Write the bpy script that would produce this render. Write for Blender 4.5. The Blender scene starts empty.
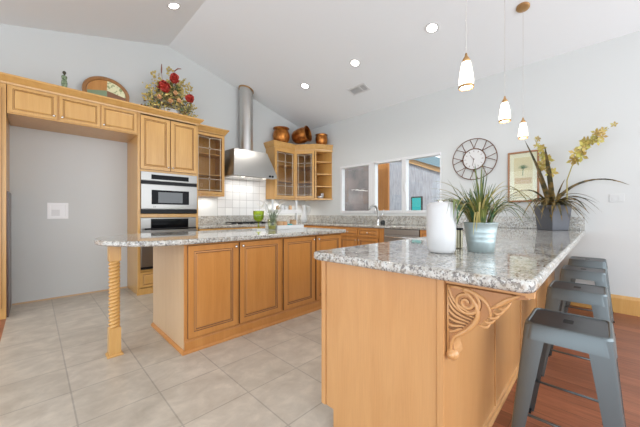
import bpy, bmesh, math, random
from mathutils import Vector, Matrix
R = math.radians
C = bpy.context.scene.collection
S = bpy.context.scene
rng = random.Random(7)

# ------------------------------------------------------------ camera, light, exposure
YAW = R(44.8)
cam = bpy.data.cameras.new('camera'); cam.lens = 16.0; cam.sensor_width = 36; cam.clip_start = 0.02
co = bpy.data.objects.new('camera', cam); C.objects.link(co)
co.location = (0, 0, 1.12); co.rotation_euler = (R(90), 0, YAW - R(90)); S.camera = co
w = bpy.data.worlds.new('world'); S.world = w; w.use_nodes = True
w.node_tree.nodes['Background'].inputs[0].default_value = (0.90, 0.965, 1.04, 1)
w.node_tree.nodes['Background'].inputs[1].default_value = 2.0
def area(name, loc, rot, sx, sy, e, col=(1, 1, 1)):
    l = bpy.data.lights.new(name, 'AREA'); l.shape = 'RECTANGLE'; l.size = sx; l.size_y = sy; l.energy = e; l.color = col
    o = bpy.data.objects.new(name, l); o.location = loc; o.rotation_euler = rot; C.objects.link(o); return o
area('window_light_back', (-2.9, 1.6, 1.4), (R(112), 0, R(-90)), 5.5, 2.0, 24, (.82, .94, 1))
area('window_light_side', (2.0, -2.9, 1.5), (R(90), 0, 0), 5.0, 2.2, 60, (.93, .97, 1))
sl = bpy.data.lights.new('sun', 'SUN'); sl.energy = 2.2; sl.angle = R(3); sl.color = (.93, 1, .98)
so = bpy.data.objects.new('sun', sl); C.objects.link(so); so.rotation_euler = Vector((.62, .12, -.78)).to_track_quat('-Z', 'Y').to_euler()
S.view_settings.view_transform = 'Standard'; S.view_settings.look = 'None'
S.view_settings.gamma = 1; S.view_settings.use_curve_mapping = False
S.view_settings.exposure = 0.31

# ------------------------------------------------------------ materials
def mat(name, col=(.8, .8, .8), rough=.5, metal=0, **k):
    m = bpy.data.materials.new(name); m.use_nodes = True
    b = m.node_tree.nodes['Principled BSDF']
    b.inputs['Base Color'].default_value = (*col, 1); b.inputs['Roughness'].default_value = rough
    b.inputs['Metallic'].default_value = metal
    for kk, v in k.items():
        b.inputs[kk.replace('_', ' ')].default_value = v
    return m
def nd(m, t, **k):
    n = m.node_tree.nodes.new(t)
    for a, v in k.items(): setattr(n, a, v)
    return n
def lk(m, a, b): m.node_tree.links.new(a, b)
def bsdf(m): return m.node_tree.nodes['Principled BSDF']
def coords(m, scale=(1, 1, 1), loc=(0, 0, 0), rot=(0, 0, 0)):
    t = nd(m, 'ShaderNodeTexCoord'); mp = nd(m, 'ShaderNodeMapping')
    mp.inputs['Scale'].default_value = scale; mp.inputs['Location'].default_value = loc; mp.inputs['Rotation'].default_value = rot
    lk(m, t.outputs['Object'], mp.inputs['Vector']); return mp.outputs[0]
def noise(m, vec, scale, detail=4, rough=.5, dist=0):
    n = nd(m, 'ShaderNodeTexNoise'); n.inputs['Scale'].default_value = scale; n.inputs['Detail'].default_value = detail
    n.inputs['Roughness'].default_value = rough; n.inputs['Distortion'].default_value = dist
    lk(m, vec, n.inputs['Vector']); return n.outputs['Fac']
def ramp(m, fac, stops, interp='LINEAR'):
    r = nd(m, 'ShaderNodeValToRGB'); r.color_ramp.interpolation = interp; el = r.color_ramp.elements
    while len(el) < len(stops): el.new(.5)
    for e, (p, c) in zip(el, stops): e.position = p; e.color = (*c, 1)
    lk(m, fac, r.inputs[0]); return r.outputs[0]
def mix(m, fac, a, b, mode='MIX'):
    n = nd(m, 'ShaderNodeMix', data_type='RGBA', blend_type=mode)
    for s, v in ((n.inputs[0], fac), (n.inputs[6], a), (n.inputs[7], b)):
        if isinstance(v, (int, float)): s.default_value = v
        elif isinstance(v, tuple): s.default_value = (*v, 1)
        else: lk(m, v, s)
    return n.outputs[2]
def bump(m, h, strength=.2, dist=.01):
    b = nd(m, 'ShaderNodeBump'); b.inputs['Strength'].default_value = strength; b.inputs['Distance'].default_value = dist
    lk(m, h, b.inputs['Height']); lk(m, b.outputs[0], bsdf(m).inputs['Normal'])
def wood(name, c1, c2, sc=(9, 9, .7), rough=.32, coat=.3):
    m = mat(name, c1, rough); v = coords(m, sc)
    a = noise(m, v, 2.2, 5, .55, .6); f = noise(m, coords(m, (60, 60, 2)), 3, 3, .6)
    c = ramp(m, a, [(.3, c2), (.68, c1)])
    c = mix(m, .22, c, ramp(m, f, [(.35, tuple(x * .72 for x in c1)), (.65, c1)]))
    lk(m, c, bsdf(m).inputs['Base Color']); bsdf(m).inputs['Coat Weight'].default_value = coat
    bsdf(m).inputs['Coat Roughness'].default_value = .15
    return m
M = {}
M['maple'] = wood('honey_maple', (.64, .365, .115), (.56, .295, .08))
M['maple_island'] = wood('amber_maple', (.60, .265, .070), (.51, .205, .048))
M['maple_pale'] = wood('pale_maple_veneer', (.64, .44, .26), (.58, .385, .215))
M['maple_end'] = wood('maple_end_panel', (.62, .33, .13), (.55, .275, .10), (5, 5, .9))
M['glaze'] = mat('brown_glaze', (.20, .085, .025), .5)
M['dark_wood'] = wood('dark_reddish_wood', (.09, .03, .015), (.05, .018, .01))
M['wall'] = mat('wall_paint', (.60, .612, .60), .85)
bump(M['wall'], noise(M['wall'], coords(M['wall']), 60, 3), .05, .004)
M['ceil'] = mat('ceiling_paint', (.80, .82, .83), .9)
bump(M['ceil'], noise(M['ceil'], coords(M['ceil']), 70, 3), .05, .004)
M['white'] = mat('white_paint', (.68, .68, .675), .4)
M['vinyl'] = mat('white_vinyl', (.68, .68, .68), .35)
M['steel'] = mat('brushed_steel', (.43, .42, .405), .34, 1.0)
v = coords(M['steel'], (1, 1, 90)); rr = nd(M['steel'], 'ShaderNodeMapRange'); lk(M['steel'], noise(M['steel'], v, 8, 2), rr.inputs[0])
rr.inputs[3].default_value = .3; rr.inputs[4].default_value = .42; lk(M['steel'], rr.outputs[0], bsdf(M['steel']).inputs['Roughness'])
M['came'] = mat('pale_lead', (.58, .50, .38), .5, 0)
M['app_steel'] = mat('appliance_steel', (.30, .29, .275), .3, 1.0)
M['plate'] = mat('wall_coloured_plate', (.60, .61, .60), .5)
M['chrome'] = mat('chrome', (.8, .8, .8), .12, 1.0)
M['nickel'] = mat('satin_nickel', (.75, .72, .68), .25, 1.0)
M['black_glass'] = mat('black_glass', (.004, .004, .005), .06, Specular_IOR_Level=.07)
M['black'] = mat('black_plastic', (.009, .009, .010), .45, Specular_IOR_Level=.25)
M['dark_grey'] = mat('dark_grey_glass', (.055, .06, .062), .12)
M['brass'] = mat('aged_brass', (.50, .30, .13), .35, .8)
M['zinc'] = mat('galvanised_zinc', (.45, .54, .55), .45, .7)
M['gun'] = mat('gunmetal', (.145, .17, .178), .38, .75)
M['gun_top'] = mat('dark_gunmetal_seat', (.058, .066, .076), .32, .6)
M['rust'] = mat('rusted_wire', (.16, .075, .045), .55, .5)
M['ceramic'] = mat('white_ceramic', (.60, .60, .595), .3)
M['cream'] = mat('cream_paper', (.78, .76, .58), .6)
M['planter'] = mat('grey_planter', (.10, .105, .12), .5)
bump(M['planter'], noise(M['planter'], coords(M['planter']), 30), .2)
M['soil'] = mat('soil', (.04, .025, .015), .9)
M['red'] = mat('red_petals', (.40, .03, .018), .6)
M['yellow_leaf'] = mat('yellow_buds', (.52, .40, .12), .6)
M['peach'] = mat('peach_petals', (.65, .36, .17), .6)
M['olive'] = mat('olive_leaves', (.16, .15, .055), .6)
M['brown'] = mat('brown_reed', (.25, .09, .06), .6)
M['white_petal'] = mat('white_petals', (.85, .83, .78), .5)
M['green_patina'] = mat('green_patina', (.14, .20, .11), .5)
lk(M['green_patina'], ramp(M['green_patina'], noise(M['green_patina'], coords(M['green_patina']), 60), [(.4, (.07, .11, .05)), (.6, (.28, .36, .22))]), bsdf(M['green_patina']).inputs['Base Color'])
M['soap'] = mat('black_rubber', (.01, .01, .01), .4)
M['cork'] = mat('light_wood_cork', (.55, .34, .18), .6)
M['teal'] = mat('teal_pane', (.06, .42, .42), .15)
def leafmat(name, a, b):
    m = mat(name, a, .45); lk(m, ramp(m, noise(m, coords(m), 14, 2), [(.4, a), (.6, b)]), bsdf(m).inputs['Base Color']); return m
M['grass_leaf'] = leafmat('grass_leaf', (.025, .085, .03), (.17, .19, .045))
M['grass_tip'] = leafmat('grass_tip', (.30, .27, .07), (.42, .34, .12))
M['orchid_leaf'] = leafmat('orchid_leaf', (.05, .048, .02), (.22, .14, .04))
M['orchid_flower'] = leafmat('orchid_flower', (.50, .46, .11), (.48, .33, .09))
# copper
m = M['copper'] = mat('hammered_copper', (.50, .17, .035), .28, .85)
c = ramp(m, noise(m, coords(m), 9, 3), [(.35, (.25, .07, .015)), (.65, (.62, .25, .055))]); lk(m, c, bsdf(m).inputs['Base Color'])
vv = nd(m, 'ShaderNodeTexVoronoi'); vv.inputs['Scale'].default_value = 38; lk(m, coords(m), vv.inputs['Vector']); bump(m, vv.outputs['Distance'], .35, .01)
# clear / coloured thin glass
def thin_glass(name, tint=(1, 1, 1), refl=.10):
    m = bpy.data.materials.new(name); m.use_nodes = True; nt = m.node_tree; nt.nodes.clear()
    o = nt.nodes.new('ShaderNodeOutputMaterial'); t = nt.nodes.new('ShaderNodeBsdfTransparent'); g = nt.nodes.new('ShaderNodeBsdfGlossy')
    lw = nt.nodes.new('ShaderNodeLayerWeight'); lw.inputs[0].default_value = .5; f = nt.nodes.new('ShaderNodeMath'); f.operation = 'POWER'; f.inputs[1].default_value = 4; nt.links.new(lw.outputs['Facing'], f.inputs[0])
    a = nt.nodes.new('ShaderNodeMath'); a.operation = 'ADD'; a.inputs[1].default_value = refl * .8; a.use_clamp = True
    mx = nt.nodes.new('ShaderNodeMixShader'); t.inputs[0].default_value = (*tint, 1); g.inputs['Roughness'].default_value = .02
    nt.links.new(f.outputs[0], a.inputs[0]); nt.links.new(a.outputs[0], mx.inputs[0])
    nt.links.new(t.outputs[0], mx.inputs[1]); nt.links.new(g.outputs[0], mx.inputs[2]); nt.links.new(mx.outputs[0], o.inputs[0])
    return m
M['glass'] = thin_glass('clear_glass', (.97, .98, .97), .06)
M['cab_glass'] = thin_glass('cabinet_glass', (.92, .90, .85), .02)
M['green_glass'] = thin_glass('green_glass', (.80, .88, .30), .08)
M['pale_glass'] = thin_glass('pale_green_glass', (.92, .94, .80), .08)
def emis(name, col, s):
    m = mat(name, col, .5); bsdf(m).inputs['Emission Color'].default_value = (*col, 1); bsdf(m).inputs['Emission Strength'].default_value = s; return m
M['lamp'] = emis('lit_lamp', (1, .97, .92), 14)
M['shade'] = emis('lit_shade', (1, .93, .80), 2.2)
# granite
m = M['granite'] = mat('granite', (.6, .58, .54), .045)
p = coords(m)
n1 = noise(m, p, 11, 6, .65, .4); n2 = noise(m, p, 60, 3, .65); n3 = noise(m, p, 120, 2, .6)
c = ramp(m, n1, [(.36, (.28, .26, .225)), (.50, (.48, .455, .405)), (.66, (.62, .595, .55))])
c = mix(m, ramp(m, n2, [(.52, (0, 0, 0)), (.60, (1, 1, 1))]), c, (.58, .59, .56))
v1 = nd(m, 'ShaderNodeTexVoronoi'); v1.inputs['Scale'].default_value = 95; lk(m, p, v1.inputs['Vector'])
c = mix(m, ramp(m, noise(m, p, 58, 3, .7, .3), [(.40, (.8, .8, .8)), (.46, (0, 0, 0))]), c, (.11, .10, .095))
c = mix(m, ramp(m, n3, [(.37, (.9, .9, .9)), (.43, (0, 0, 0))]), c, (.16, .14, .13))
c = mix(m, ramp(m, noise(m, p, 22, 2), [(.58, (0, 0, 0)), (.66, (.35, .35, .35))]), c, (.34, .26, .16))
lk(m, c, bsdf(m).inputs['Base Color'])
# stone tile floor
def bricks(m, vec, bw, rh, mortar, offset=0, c1=(1, 1, 1), c2=(.8, .8, .8), cm=(.4, .4, .4)):
    b = nd(m, 'ShaderNodeTexBrick'); b.offset = offset; b.squash = 1
    b.inputs['Scale'].default_value = 1; b.inputs['Brick Width'].default_value = bw; b.inputs['Row Height'].default_value = rh
    b.inputs['Mortar Size'].default_value = mortar; b.inputs['Mortar Smooth'].default_value = .2
    b.inputs['Color1'].default_value = (*c1, 1); b.inputs['Color2'].default_value = (*c2, 1); b.inputs['Mortar'].default_value = (*cm, 1)
    lk(m, vec, b.inputs['Vector']); return b
m = M['tile'] = mat('travertine_tile', (.55, .5, .44), .32)
b = bricks(m, coords(m, loc=(-.165 + 3.92, -1.18 + 3.95, 0)), .392, .395, .0045, 0, (.53, .475, .40), (.47, .42, .35), (.36, .325, .275))
n1 = noise(m, coords(m, (1, 1.2, 1)), 6, 8, .65, .35)
c = mix(m, .55, b.outputs['Color'], ramp(m, n1, [(.32, (.72, .68, .64)), (.52, (1.0, .99, .98)), (.66, (1.28, 1.27, 1.25))]), 'MULTIPLY')
lk(m, c, bsdf(m).inputs['Base Color']); bump(m, b.outputs['Fac'], -.25, .004)
# wood floor, planks run along y
m = M['planks'] = mat('wood_planks', (.3, .13, .07), .42)
b = bricks(m, coords(m, rot=(0, 0, R(90))), .95, .125, .0016, .37, (.34, .125, .062), (.22, .078, .038), (.10, .045, .028))
n1 = noise(m, coords(m, (14, 1.5, 1)), 3, 5, .6, .5)
c = mix(m, .7, b.outputs['Color'], ramp(m, n1, [(.3, (.6, .58, .55)), (.7, (1.25, 1.2, 1.15))]), 'MULTIPLY')
lk(m, c, bsdf(m).inputs['Base Color']); bump(m, b.outputs['Fac'], -.3, .004)
# backsplash tile (x, z)
m = M['splash'] = mat('white_wall_tile', (.75, .75, .73), .2)
b = bricks(m, coords(m, rot=(R(-90), 0, 0), loc=(.02, .0, 0)), .152, .152, .004, 0, (.86, .86, .84), (.74, .735, .72), (.50, .495, .48))
lk(m, b.outputs['Color'], bsdf(m).inputs['Base Color']); bump(m, b.outputs['Fac'], -.3, .004)
# outdoor materials
m = M['grey_board'] = mat('weathered_grey_boards', (.4, .4, .42), .8)
b = bricks(m, coords(m, rot=(R(90), 0, R(90))), .21, 6, .006, 0, (.80, .81, .86), (.70, .71, .76), (.36, .36, .40))
c = mix(m, .6, b.outputs['Color'], ramp(m, noise(m, coords(m, (8, 8, 1.2)), 3, 5), [(.3, (.65, .65, .65)), (.7, (1.3, 1.3, 1.3))]), 'MULTIPLY')
lk(m, c, bsdf(m).inputs['Base Color'])
M['orange_board'] = wood('orange_stained_board', (.50, .20, .05), (.38, .14, .03), rough=.6, coat=0)
M['roof'] = mat('blue_grey_roof', (.16, .24, .28), .6)
m = M['plaster'] = mat('mottled_brown_plaster', (.2, .17, .16), .9)
lk(m, ramp(m, noise(m, coords(m), 3, 6, .6), [(.35, (.11, .10, .098)), (.62, (.20, .155, .145))]), bsdf(m).inputs['Base Color'])
M['ground'] = mat('ground', (.3, .28, .25), .9)

# ------------------------------------------------------------ builders
def wloc(p):
    v = Vector((0, 0, 0))
    while p: v += p.location; p = p.parent
    return v
def obj(name, bm, m, parent=None, bev=0, seg=2, smooth=False, origin=None, recalc=True):
    if recalc: bmesh.ops.recalc_face_normals(bm, faces=bm.faces)
    off = wloc(parent) if parent else (Vector(origin) if origin else Vector((0, 0, 0)))
    if off.length: bmesh.ops.translate(bm, verts=bm.verts, vec=-off)
    me = bpy.data.meshes.new(name); bm.to_mesh(me); bm.free()
    for mm in (m if isinstance(m, (list, tuple)) else [m]): me.materials.append(mm)
    if smooth:
        for f in me.polygons: f.use_smooth = True
    o = bpy.data.objects.new(name, me); C.objects.link(o)
    if parent: o.parent = parent
    elif origin: o.location = origin
    if bev:
        md = o.modifiers.new('bevel', 'BEVEL'); md.width = bev; md.segments = seg; md.limit_method = 'ANGLE'; md.angle_limit = R(35)
        for f in me.polygons: f.use_smooth = True
        if hasattr(md, 'harden_normals'): md.harden_normals = True
    elif smooth == 'angle':
        me.set_sharp_from_angle(angle=R(35))
    return o
def thing(name, label, cat, loc=(0, 0, 0), group=None):
    o = bpy.data.objects.new(name, None); o.empty_display_size = .1; C.objects.link(o); o.location = loc
    o['label'] = label; o['category'] = cat
    if group: o['group'] = group
    return o
def tag(o, label, cat, group=None, kind=None):
    o['label'] = label; o['category'] = cat
    if group: o['group'] = group
    if kind: o['kind'] = kind
    return o
def struct(name, bm, m, **k):
    o = obj(name, bm, m, **k); o['kind'] = 'structure'; return o
def dup(root, loc, rz, label, group=None):
    r = root.copy(); C.objects.link(r); r.location = loc; r.rotation_euler = (0, 0, rz); r['label'] = label
    if group: r['group'] = group
    for ch in list(root.children):
        c = ch.copy(); C.objects.link(c); c.parent = r
        for g in ch.children:
            d = g.copy(); C.objects.link(d); d.parent = c
    return r
def B(): return bmesh.new()
def box(bm, x0, x1, y0, y1, z0, z1, mi=0):
    vs = [bm.verts.new((x, y, z)) for z in (z0, z1) for x, y in ((x0, y0), (x1, y0), (x1, y1), (x0, y1))]
    for q in ((0, 3, 2, 1), (4, 5, 6, 7), (0, 1, 5, 4), (1, 2, 6, 5), (2, 3, 7, 6), (3, 0, 4, 7)):
        bm.faces.new([vs[i] for i in q]).material_index = mi
    return bm
def bx(*a): return box(B(), *a)
def prism(bm, pts, f0, f1, mi=0):
    a = [bm.verts.new(f0(p)) for p in pts]; b = [bm.verts.new(f1(p)) for p in pts]; n = len(pts)
    bm.faces.new(a).material_index = mi; bm.faces.new(b[::-1]).material_index = mi
    for i in range(n): bm.faces.new((a[i], b[i], b[(i + 1) % n], a[(i + 1) % n])).material_index = mi
    return bm
def slab(bm, pts, z0, z1, mi=0): return prism(bm, pts, lambda p: (p[0], p[1], z0), lambda p: (p[0], p[1], z1), mi)
def ring_faces(bm, r1, r2, mi=0):
    n = len(r1)
    for i in range(n): bm.faces.new((r1[i], r1[(i + 1) % n], r2[(i + 1) % n], r2[i])).material_index = mi
def tube(bm, pts, rad, seg=8, mi=0, caps=True):
    pts = [Vector(p) for p in pts]; n = len(pts)
    rad = [rad] * n if isinstance(rad, (int, float)) else rad
    prev = None; up = None
    for i, p in enumerate(pts):
        t = (pts[min(i + 1, n - 1)] - pts[max(i - 1, 0)]).normalized()
        if up is None: up = Vector((0, 0, 1)) if abs(t.z) < .9 else Vector((1, 0, 0))
        a = t.cross(up)
        if a.length < 1e-5: a = t.cross(Vector((0, 1, 0)))
        a.normalize(); b = t.cross(a).normalized(); up = -b if False else b.cross(t) * 0 + a.cross(t) * 1
        r = [bm.verts.new(p + (a * math.cos(k * 2 * math.pi / seg) + b * math.sin(k * 2 * math.pi / seg)) * rad[i]) for k in range(seg)]
        if prev: ring_faces(bm, prev, r, mi)
        elif caps: bm.faces.new(r[::-1]).material_index = mi
        prev = r
    if caps: bm.faces.new(prev).material_index = mi
    return bm
def lathe(bm, prof, c=(0, 0, 0), seg=24, mi=0, caps=True, mtx=None):
    prev = None; first = None
    for r, z in prof:
        vs = []
        for k in range(seg):
            a = 2 * math.pi * k / seg; v = Vector((r * math.cos(a), r * math.sin(a), z))
            if mtx: v = mtx @ v
            vs.append(bm.verts.new(v + Vector(c)))
        if prev: ring_faces(bm, prev, vs, mi)
        else: first = vs
        prev = vs
    if caps:
        bm.faces.new(first[::-1]).material_index = mi; bm.faces.new(prev).material_index = mi
    return bm
def sphere(bm, c, r, sz=(1, 1, 1), seg=12, mi=0):
    n = seg // 2
    prof = [(max(r * math.sin(math.pi * i / n), r * .02) * sz[0], -r * math.cos(math.pi * i / n) * sz[2]) for i in range(n + 1)]
    return lathe(bm, prof, c, seg, mi)
def sweep(bm, path, prof, mi=0):
    """profile (outward, z) along an open xy path; outward = right-hand side of the walk"""
    n = len(path); P = [Vector((p[0], p[1])) for p in path]; prev = None
    for i in range(n):
        d1 = (P[i] - P[i - 1]).normalized() if i else (P[1] - P[0]).normalized()
        d2 = (P[i + 1] - P[i]).normalized() if i < n - 1 else d1
        n1 = Vector((d1.y, -d1.x)); n2 = Vector((d2.y, -d2.x)); m_ = (n1 + n2).normalized(); k = 1 / max(m_.dot(n1), .3)
        r = [bm.verts.new((P[i].x + m_.x * k * o, P[i].y + m_.y * k * o, z)) for o, z in prof]
        if prev: ring_faces(bm, prev, r, mi)
        else: bm.faces.new(r).material_index = mi
        prev = r
    bm.faces.new(prev[::-1]).material_index = mi
    return bm
def panel(bm, O, ex, n, w, h, rings, center=True):
    O, ex, n = Vector(O), Vector(ex).normalized(), Vector(n).normalized(); ez = Vector((0, 0, 1)); prev = None; pm = 0
    for s, d, mi in rings:
        r = [bm.verts.new(O + ex * a + ez * b + n * d) for a, b in ((s, s), (w - s, s), (w - s, h - s), (s, h - s))]
        if prev: ring_faces(bm, prev, r, pm)
        prev = r; pm = mi
    if center: bm.faces.new(prev).material_index = pm
    return prev
RAISED = [(0, -.018, 1), (0, -.002, 1), (.002, 0, 0), (.046, 0, 1), (.052, -.006, 0), (.061, -.003, 1), (.068, -.007, 0), (.074, -.003, 0)]
SMALL = [(0, -.018, 0), (0, 0, 0), (.03, 0, 1), (.034, -.005, 0), (.040, -.003, 1), (.044, -.006, 0), (.054, -.001, 0)]
def knob(parent, p, n, r=.013):
    bm = B(); p, n = Vector(p), Vector(n); q = n.to_track_quat('Z', 'Y').to_matrix()
    lathe(bm, [(.005, -.001), (.005, .012), (r * .7, .014), (r, .020), (r, .025), (r * .6, .030), (.001, .031)], p, 12, 0, True, q)
    return obj('knob', bm, M['nickel'], parent, smooth=True)
def door(parent, O, ex, n, w, h, m, kn=None, name='door', rings=RAISED):
    O = Vector(O) + Vector(n) * .0175
    bm = B(); panel(bm, O, ex, n, w, h, rings); d = obj(name, bm, [m, M['glaze']], parent)
    if kn: knob(d, Vector(O) + Vector(ex) * kn[0] + Vector((0, 0, kn[1])), n)
    return d
def glass_door(parent, O, ex, n, w, h, m):
    O, ex, n = Vector(O) + Vector(n).normalized() * .017, Vector(ex).normalized(), Vector(n).normalized(); ez = Vector((0, 0, 1)); f = .048
    bm = B(); r = panel(bm, O, ex, n, w, h, [(0, -.018, 0), (0, 0, 0), (f - .006, 0, 1), (f, -.005, 0), (f, -.018, 0), (0, -.018, 0)], False)
    d = obj('door', bm, [m, M['glaze']], parent)
    g = B(); P = lambda a, b, c: O + ex * a + ez * b + n * c
    vs = [g.verts.new(P(a, b, c)) for c in (-.012, -.009) for a, b in ((f, f), (w - f, f), (w - f, h - f), (f, h - f))]
    for q in ((0, 3, 2, 1), (4, 5, 6, 7), (0, 1, 5, 4), (1, 2, 6, 5), (2, 3, 7, 6), (3, 0, 4, 7)): g.faces.new([vs[i] for i in q])
    gp = obj('glass_pane', g, M['cab_glass'], d); gp['label'] = 'leaded clear glass pane'
    l = B(); x0, x1, z0, z1, cx = f, w - f, f, h - f, w / 2; e = .022
    def T(*pts): tube(l, [P(a, b, -.006) for a, b in pts], .0055, 6)
    hi, lo, q = z0 + (z1 - z0) * .78, z0 + (z1 - z0) * .22, .026
    T((x0 + e, z0 + .004), (x0 + e, z1 - .004)); T((x1 - e, z0 + .004), (x1 - e, z1 - .004))
    T((x0, z1 - e), (cx - .03, z1 - e), (cx, z1 - e - .02), (cx + .03, z1 - e), (x1, z1 - e)); T((x0, z0 + e), (x1, z0 + e))
    for zz in (hi, lo):
        T((cx, zz + q), (cx + q, zz), (cx, zz - q), (cx - q, zz), (cx, zz + q)); T((x0, zz), (cx - q, zz)); T((cx + q, zz), (x1, zz))
    T((cx, z0), (cx, lo - q)); T((cx, lo + q), (cx, hi - q)); T((cx, hi + q), (cx, z1 - e - .02))
    obj('lead_came', l, M['came'], d)
    return d

# ------------------------------------------------------------ structure
XW, YL = 4.65, 5.11
RX, RZ = 1.58, 3.90
def ceil(x): return RZ - .257 * (x - RX) if x > RX else RZ - .275 * (RX - x)
XT, YT = -.205, .43
bm = B(); slab(bm, [(XT, YT), (XW + .15, YT), (XW + .15, YL + .14), (XT, YL + .14)], -.05, 0); struct('floor', bm, M['tile'])
bm = B(); slab(bm, [(-3, -3), (XW + .15, -3), (XW + .15, YT), (XT, YT), (XT, YL + .14), (-3, YL + .14)], -.05, 0); struct('floor', bm, M['planks'])
bm = B(); prism(bm, [(-3, 0), (XW + .15, 0), (XW + .15, ceil(XW + .15)), (RX, RZ), (-3, ceil(-3))], lambda p: (p[0], YL, p[1]), lambda p: (p[0], YL + .14, p[1])); struct('wall_left', bm, M['wall'])
WY0, WY1, WZ0, WZ1 = 1.85, 4.0, 1.13, 2.12
bm = B(); zt = ceil(XW)
for y0, y1, z0, z1 in ((-3, WY0, 0, zt), (WY1, YL, 0, zt), (WY0, WY1, 0, WZ0), (WY0, WY1, WZ1, zt)):
    box(bm, XW, XW + .15, y0, y1, z0, z1)
struct('wall_right', bm, M['wall'])
bm = B(); prism(bm, [(-3, ceil(-3)), (RX, RZ), (XW + .15, ceil(XW + .15)), (XW + .15, ceil(XW + .15) + .1), (RX, RZ + .1), (-3, ceil(-3) + .1)],
               lambda p: (p[0], -3, p[1]), lambda p: (p[0], YL + .14, p[1])); struct('ceiling', bm, M['ceil'])
bm = B(); sweep(bm, [(XW, .42), (XW, -3)], [(0, 0), (.018, 0), (.018, .165), (.012, .185), (.006, .2), (0, .2)]); struct('baseboard_right', bm, M['maple'])
bm = B(); box(bm, XT + .02, .995, YL - .012, YL, 0, .02); struct('baseboard_left', bm, M['maple_pale'])
# windows
for i, (y0, y1) in enumerate(((3.19, 4.0), (2.51, 3.19), (1.85, 2.51))):
    fy0 = (.07, .04, .02)[i]; fw = .05
    bm = B(); X0, X1 = XW - .012, XW + .09
    for a in ((y0, y0 + fy0, WZ0, WZ1), (y1 - (.08 if i == 1 else fw), y1, WZ0, WZ1)): box(bm, X0, X1, *a)
    box(bm, X0, X1, y0 + fy0, y1 - fw, WZ0, WZ0 + .045); box(bm, X0, X1, y0 + fy0, y1 - fw, WZ1 - .045, WZ1)
    o = struct('window_%d' % (i + 1), bm, M['vinyl'], bev=.004)
    bm = bx(XW + .04, XW + .046, y0 + .04, y1 - .04, WZ0 + .035, WZ1 - .035); obj('glass_pane', bm, M['glass'], o)
    if i == 2:
        bm = bx(XW - .03, XW - .012, y1 - .04, y1 - .02, 1.5, 1.68); obj('sash_handle', bm, M['vinyl'], o, bev=.003)

# ------------------------------------------------------------ outside the windows
bm = B(); slab(bm, [(XW + .15, -3), (16, -3), (16, 16), (XW + .15, 16)], -.1, -.02); struct('ground', bm, M['ground'])
sh = thing('garden_shed', 'weathered grey board shed with orange-trimmed gable and teal window, outside right window', 'shed', (8, 4.5, -.02))
ZR = lambda y: 3.14 - .41 * abs(y - 5.0)
bm = B(); prism(bm, [(2.4, -.02), (7.6, -.02), (7.6, ZR(7.6)), (5, ZR(5)), (2.4, ZR(2.4))], lambda p: (8, *p), lambda p: (10.5, *p)); obj('wall', bm, M['grey_board'], sh)
bm = B(); prism(bm, [(2.1, ZR(2.1) - .14), (2.1, ZR(2.1)), (5, ZR(5)), (7.9, ZR(7.9)), (7.9, ZR(7.9) - .14), (5, ZR(5) - .14)], lambda p: (7.93, *p), lambda p: (7.99, *p)); obj('fascia', bm, wood('pale_orange_board', (.62, .36, .15), (.5, .27, .10), rough=.6, coat=0), sh)
bm = B(); prism(bm, [(2.0, ZR(2.0)), (2.0, ZR(2.0) + .26), (5, ZR(5) + .26), (8, ZR(8) + .26), (8, ZR(8)), (5, ZR(5))], lambda p: (7.85, *p), lambda p: (10.8, *p)); obj('roof', bm, M['roof'], sh)
bm = B(); box(bm, 7.955, 8.0, 3.72, 4.06, 1.08, 1.62); f = obj('window_frame', bm, M['dark_grey'], sh)
bm = bx(7.945, 7.957, 3.755, 4.025, 1.12, 1.58); obj('window_pane', bm, M['teal'], f)
o = obj('wooden_screen', bx(5.62, 5.68, 3.42, 3.84, -.02, 2.9), M['orange_board'], origin=(5.65, 3.6, -.02), bev=.004)
tag(o, 'tall orange-brown wooden board standing outside the middle window pane', 'board')
o = obj('plaster_wall', bx(6.2, 6.4, 4.22, 7.2, -.02, 3.2), M['plaster'], origin=(6.3, 5.6, -.02))
tag(o, 'mottled brown plaster wall outside the leftmost window pane', 'wall')
bm = bx(13, 13.3, 0, 16, -.02, 1.9); 
o = obj('garden_wall', bm, M['grey_board'], origin=(13.1, 8, -.02)); tag(o, 'long grey board fence behind the shed', 'fence')

# ------------------------------------------------------------ oven tower and refrigerator surround (left wall)
T = 4.5
ctop = lambda out, z0, z1: [(0, z0), (.010, z0), (.014, z0 + .02), (out * .45, z0 + .035), (out * .8, z1 - .03), (out, z1 - .018), (out, z1), (0, z1)]
def hbody(bm, x0, x1, y0, y1, z0, z1, t=.02, back=True):
    box(bm, x0, x0 + t, y0, y1, z0, z1); box(bm, x1 - t, x1, y0, y1, z0, z1)
    box(bm, x0 + t, x1 - t, y0, y1, z0, z0 + t); box(bm, x0 + t, x1 - t, y0, y1, z1 - t, z1)
    if back: box(bm, x0 + t, x1 - t, y1 - .01, y1, z0 + t, z1 - t)
tw = thing('oven_cabinet', 'tall honey maple cabinet housing the microwave and wall oven', 'cabinet', (1.41, 4.8, 0))
bm = B(); box(bm, 1.0, 1.035, T + .001, YL - .001, 0, 2.5); box(bm, 1.785, 1.82, T + .001, YL - .001, 0, 2.5)
box(bm, 1.035, 1.785, T + .001, T + .02, 1.735, 2.5)
for z0, z1 in ((1.70, 1.735), (1.065, 1.115), (.315, .34), (2.48, 2.5), (0, .09)): box(bm, 1.035, 1.785, T + .001, YL - .02, z0, z1)
box(bm, 1.035, 1.785, YL - .02, YL - .005, .09, 2.48)
obj('body', bm, M['maple'], tw, bev=.002)
door(tw, (1.03, T, 1.735), (1, 0, 0), (0, -1, 0), .375, .745, M['maple'], (.35, .05))
door(tw, (1.415, T, 1.735), (1, 0, 0), (0, -1, 0), .375, .745, M['maple'], (.025, .05))
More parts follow.
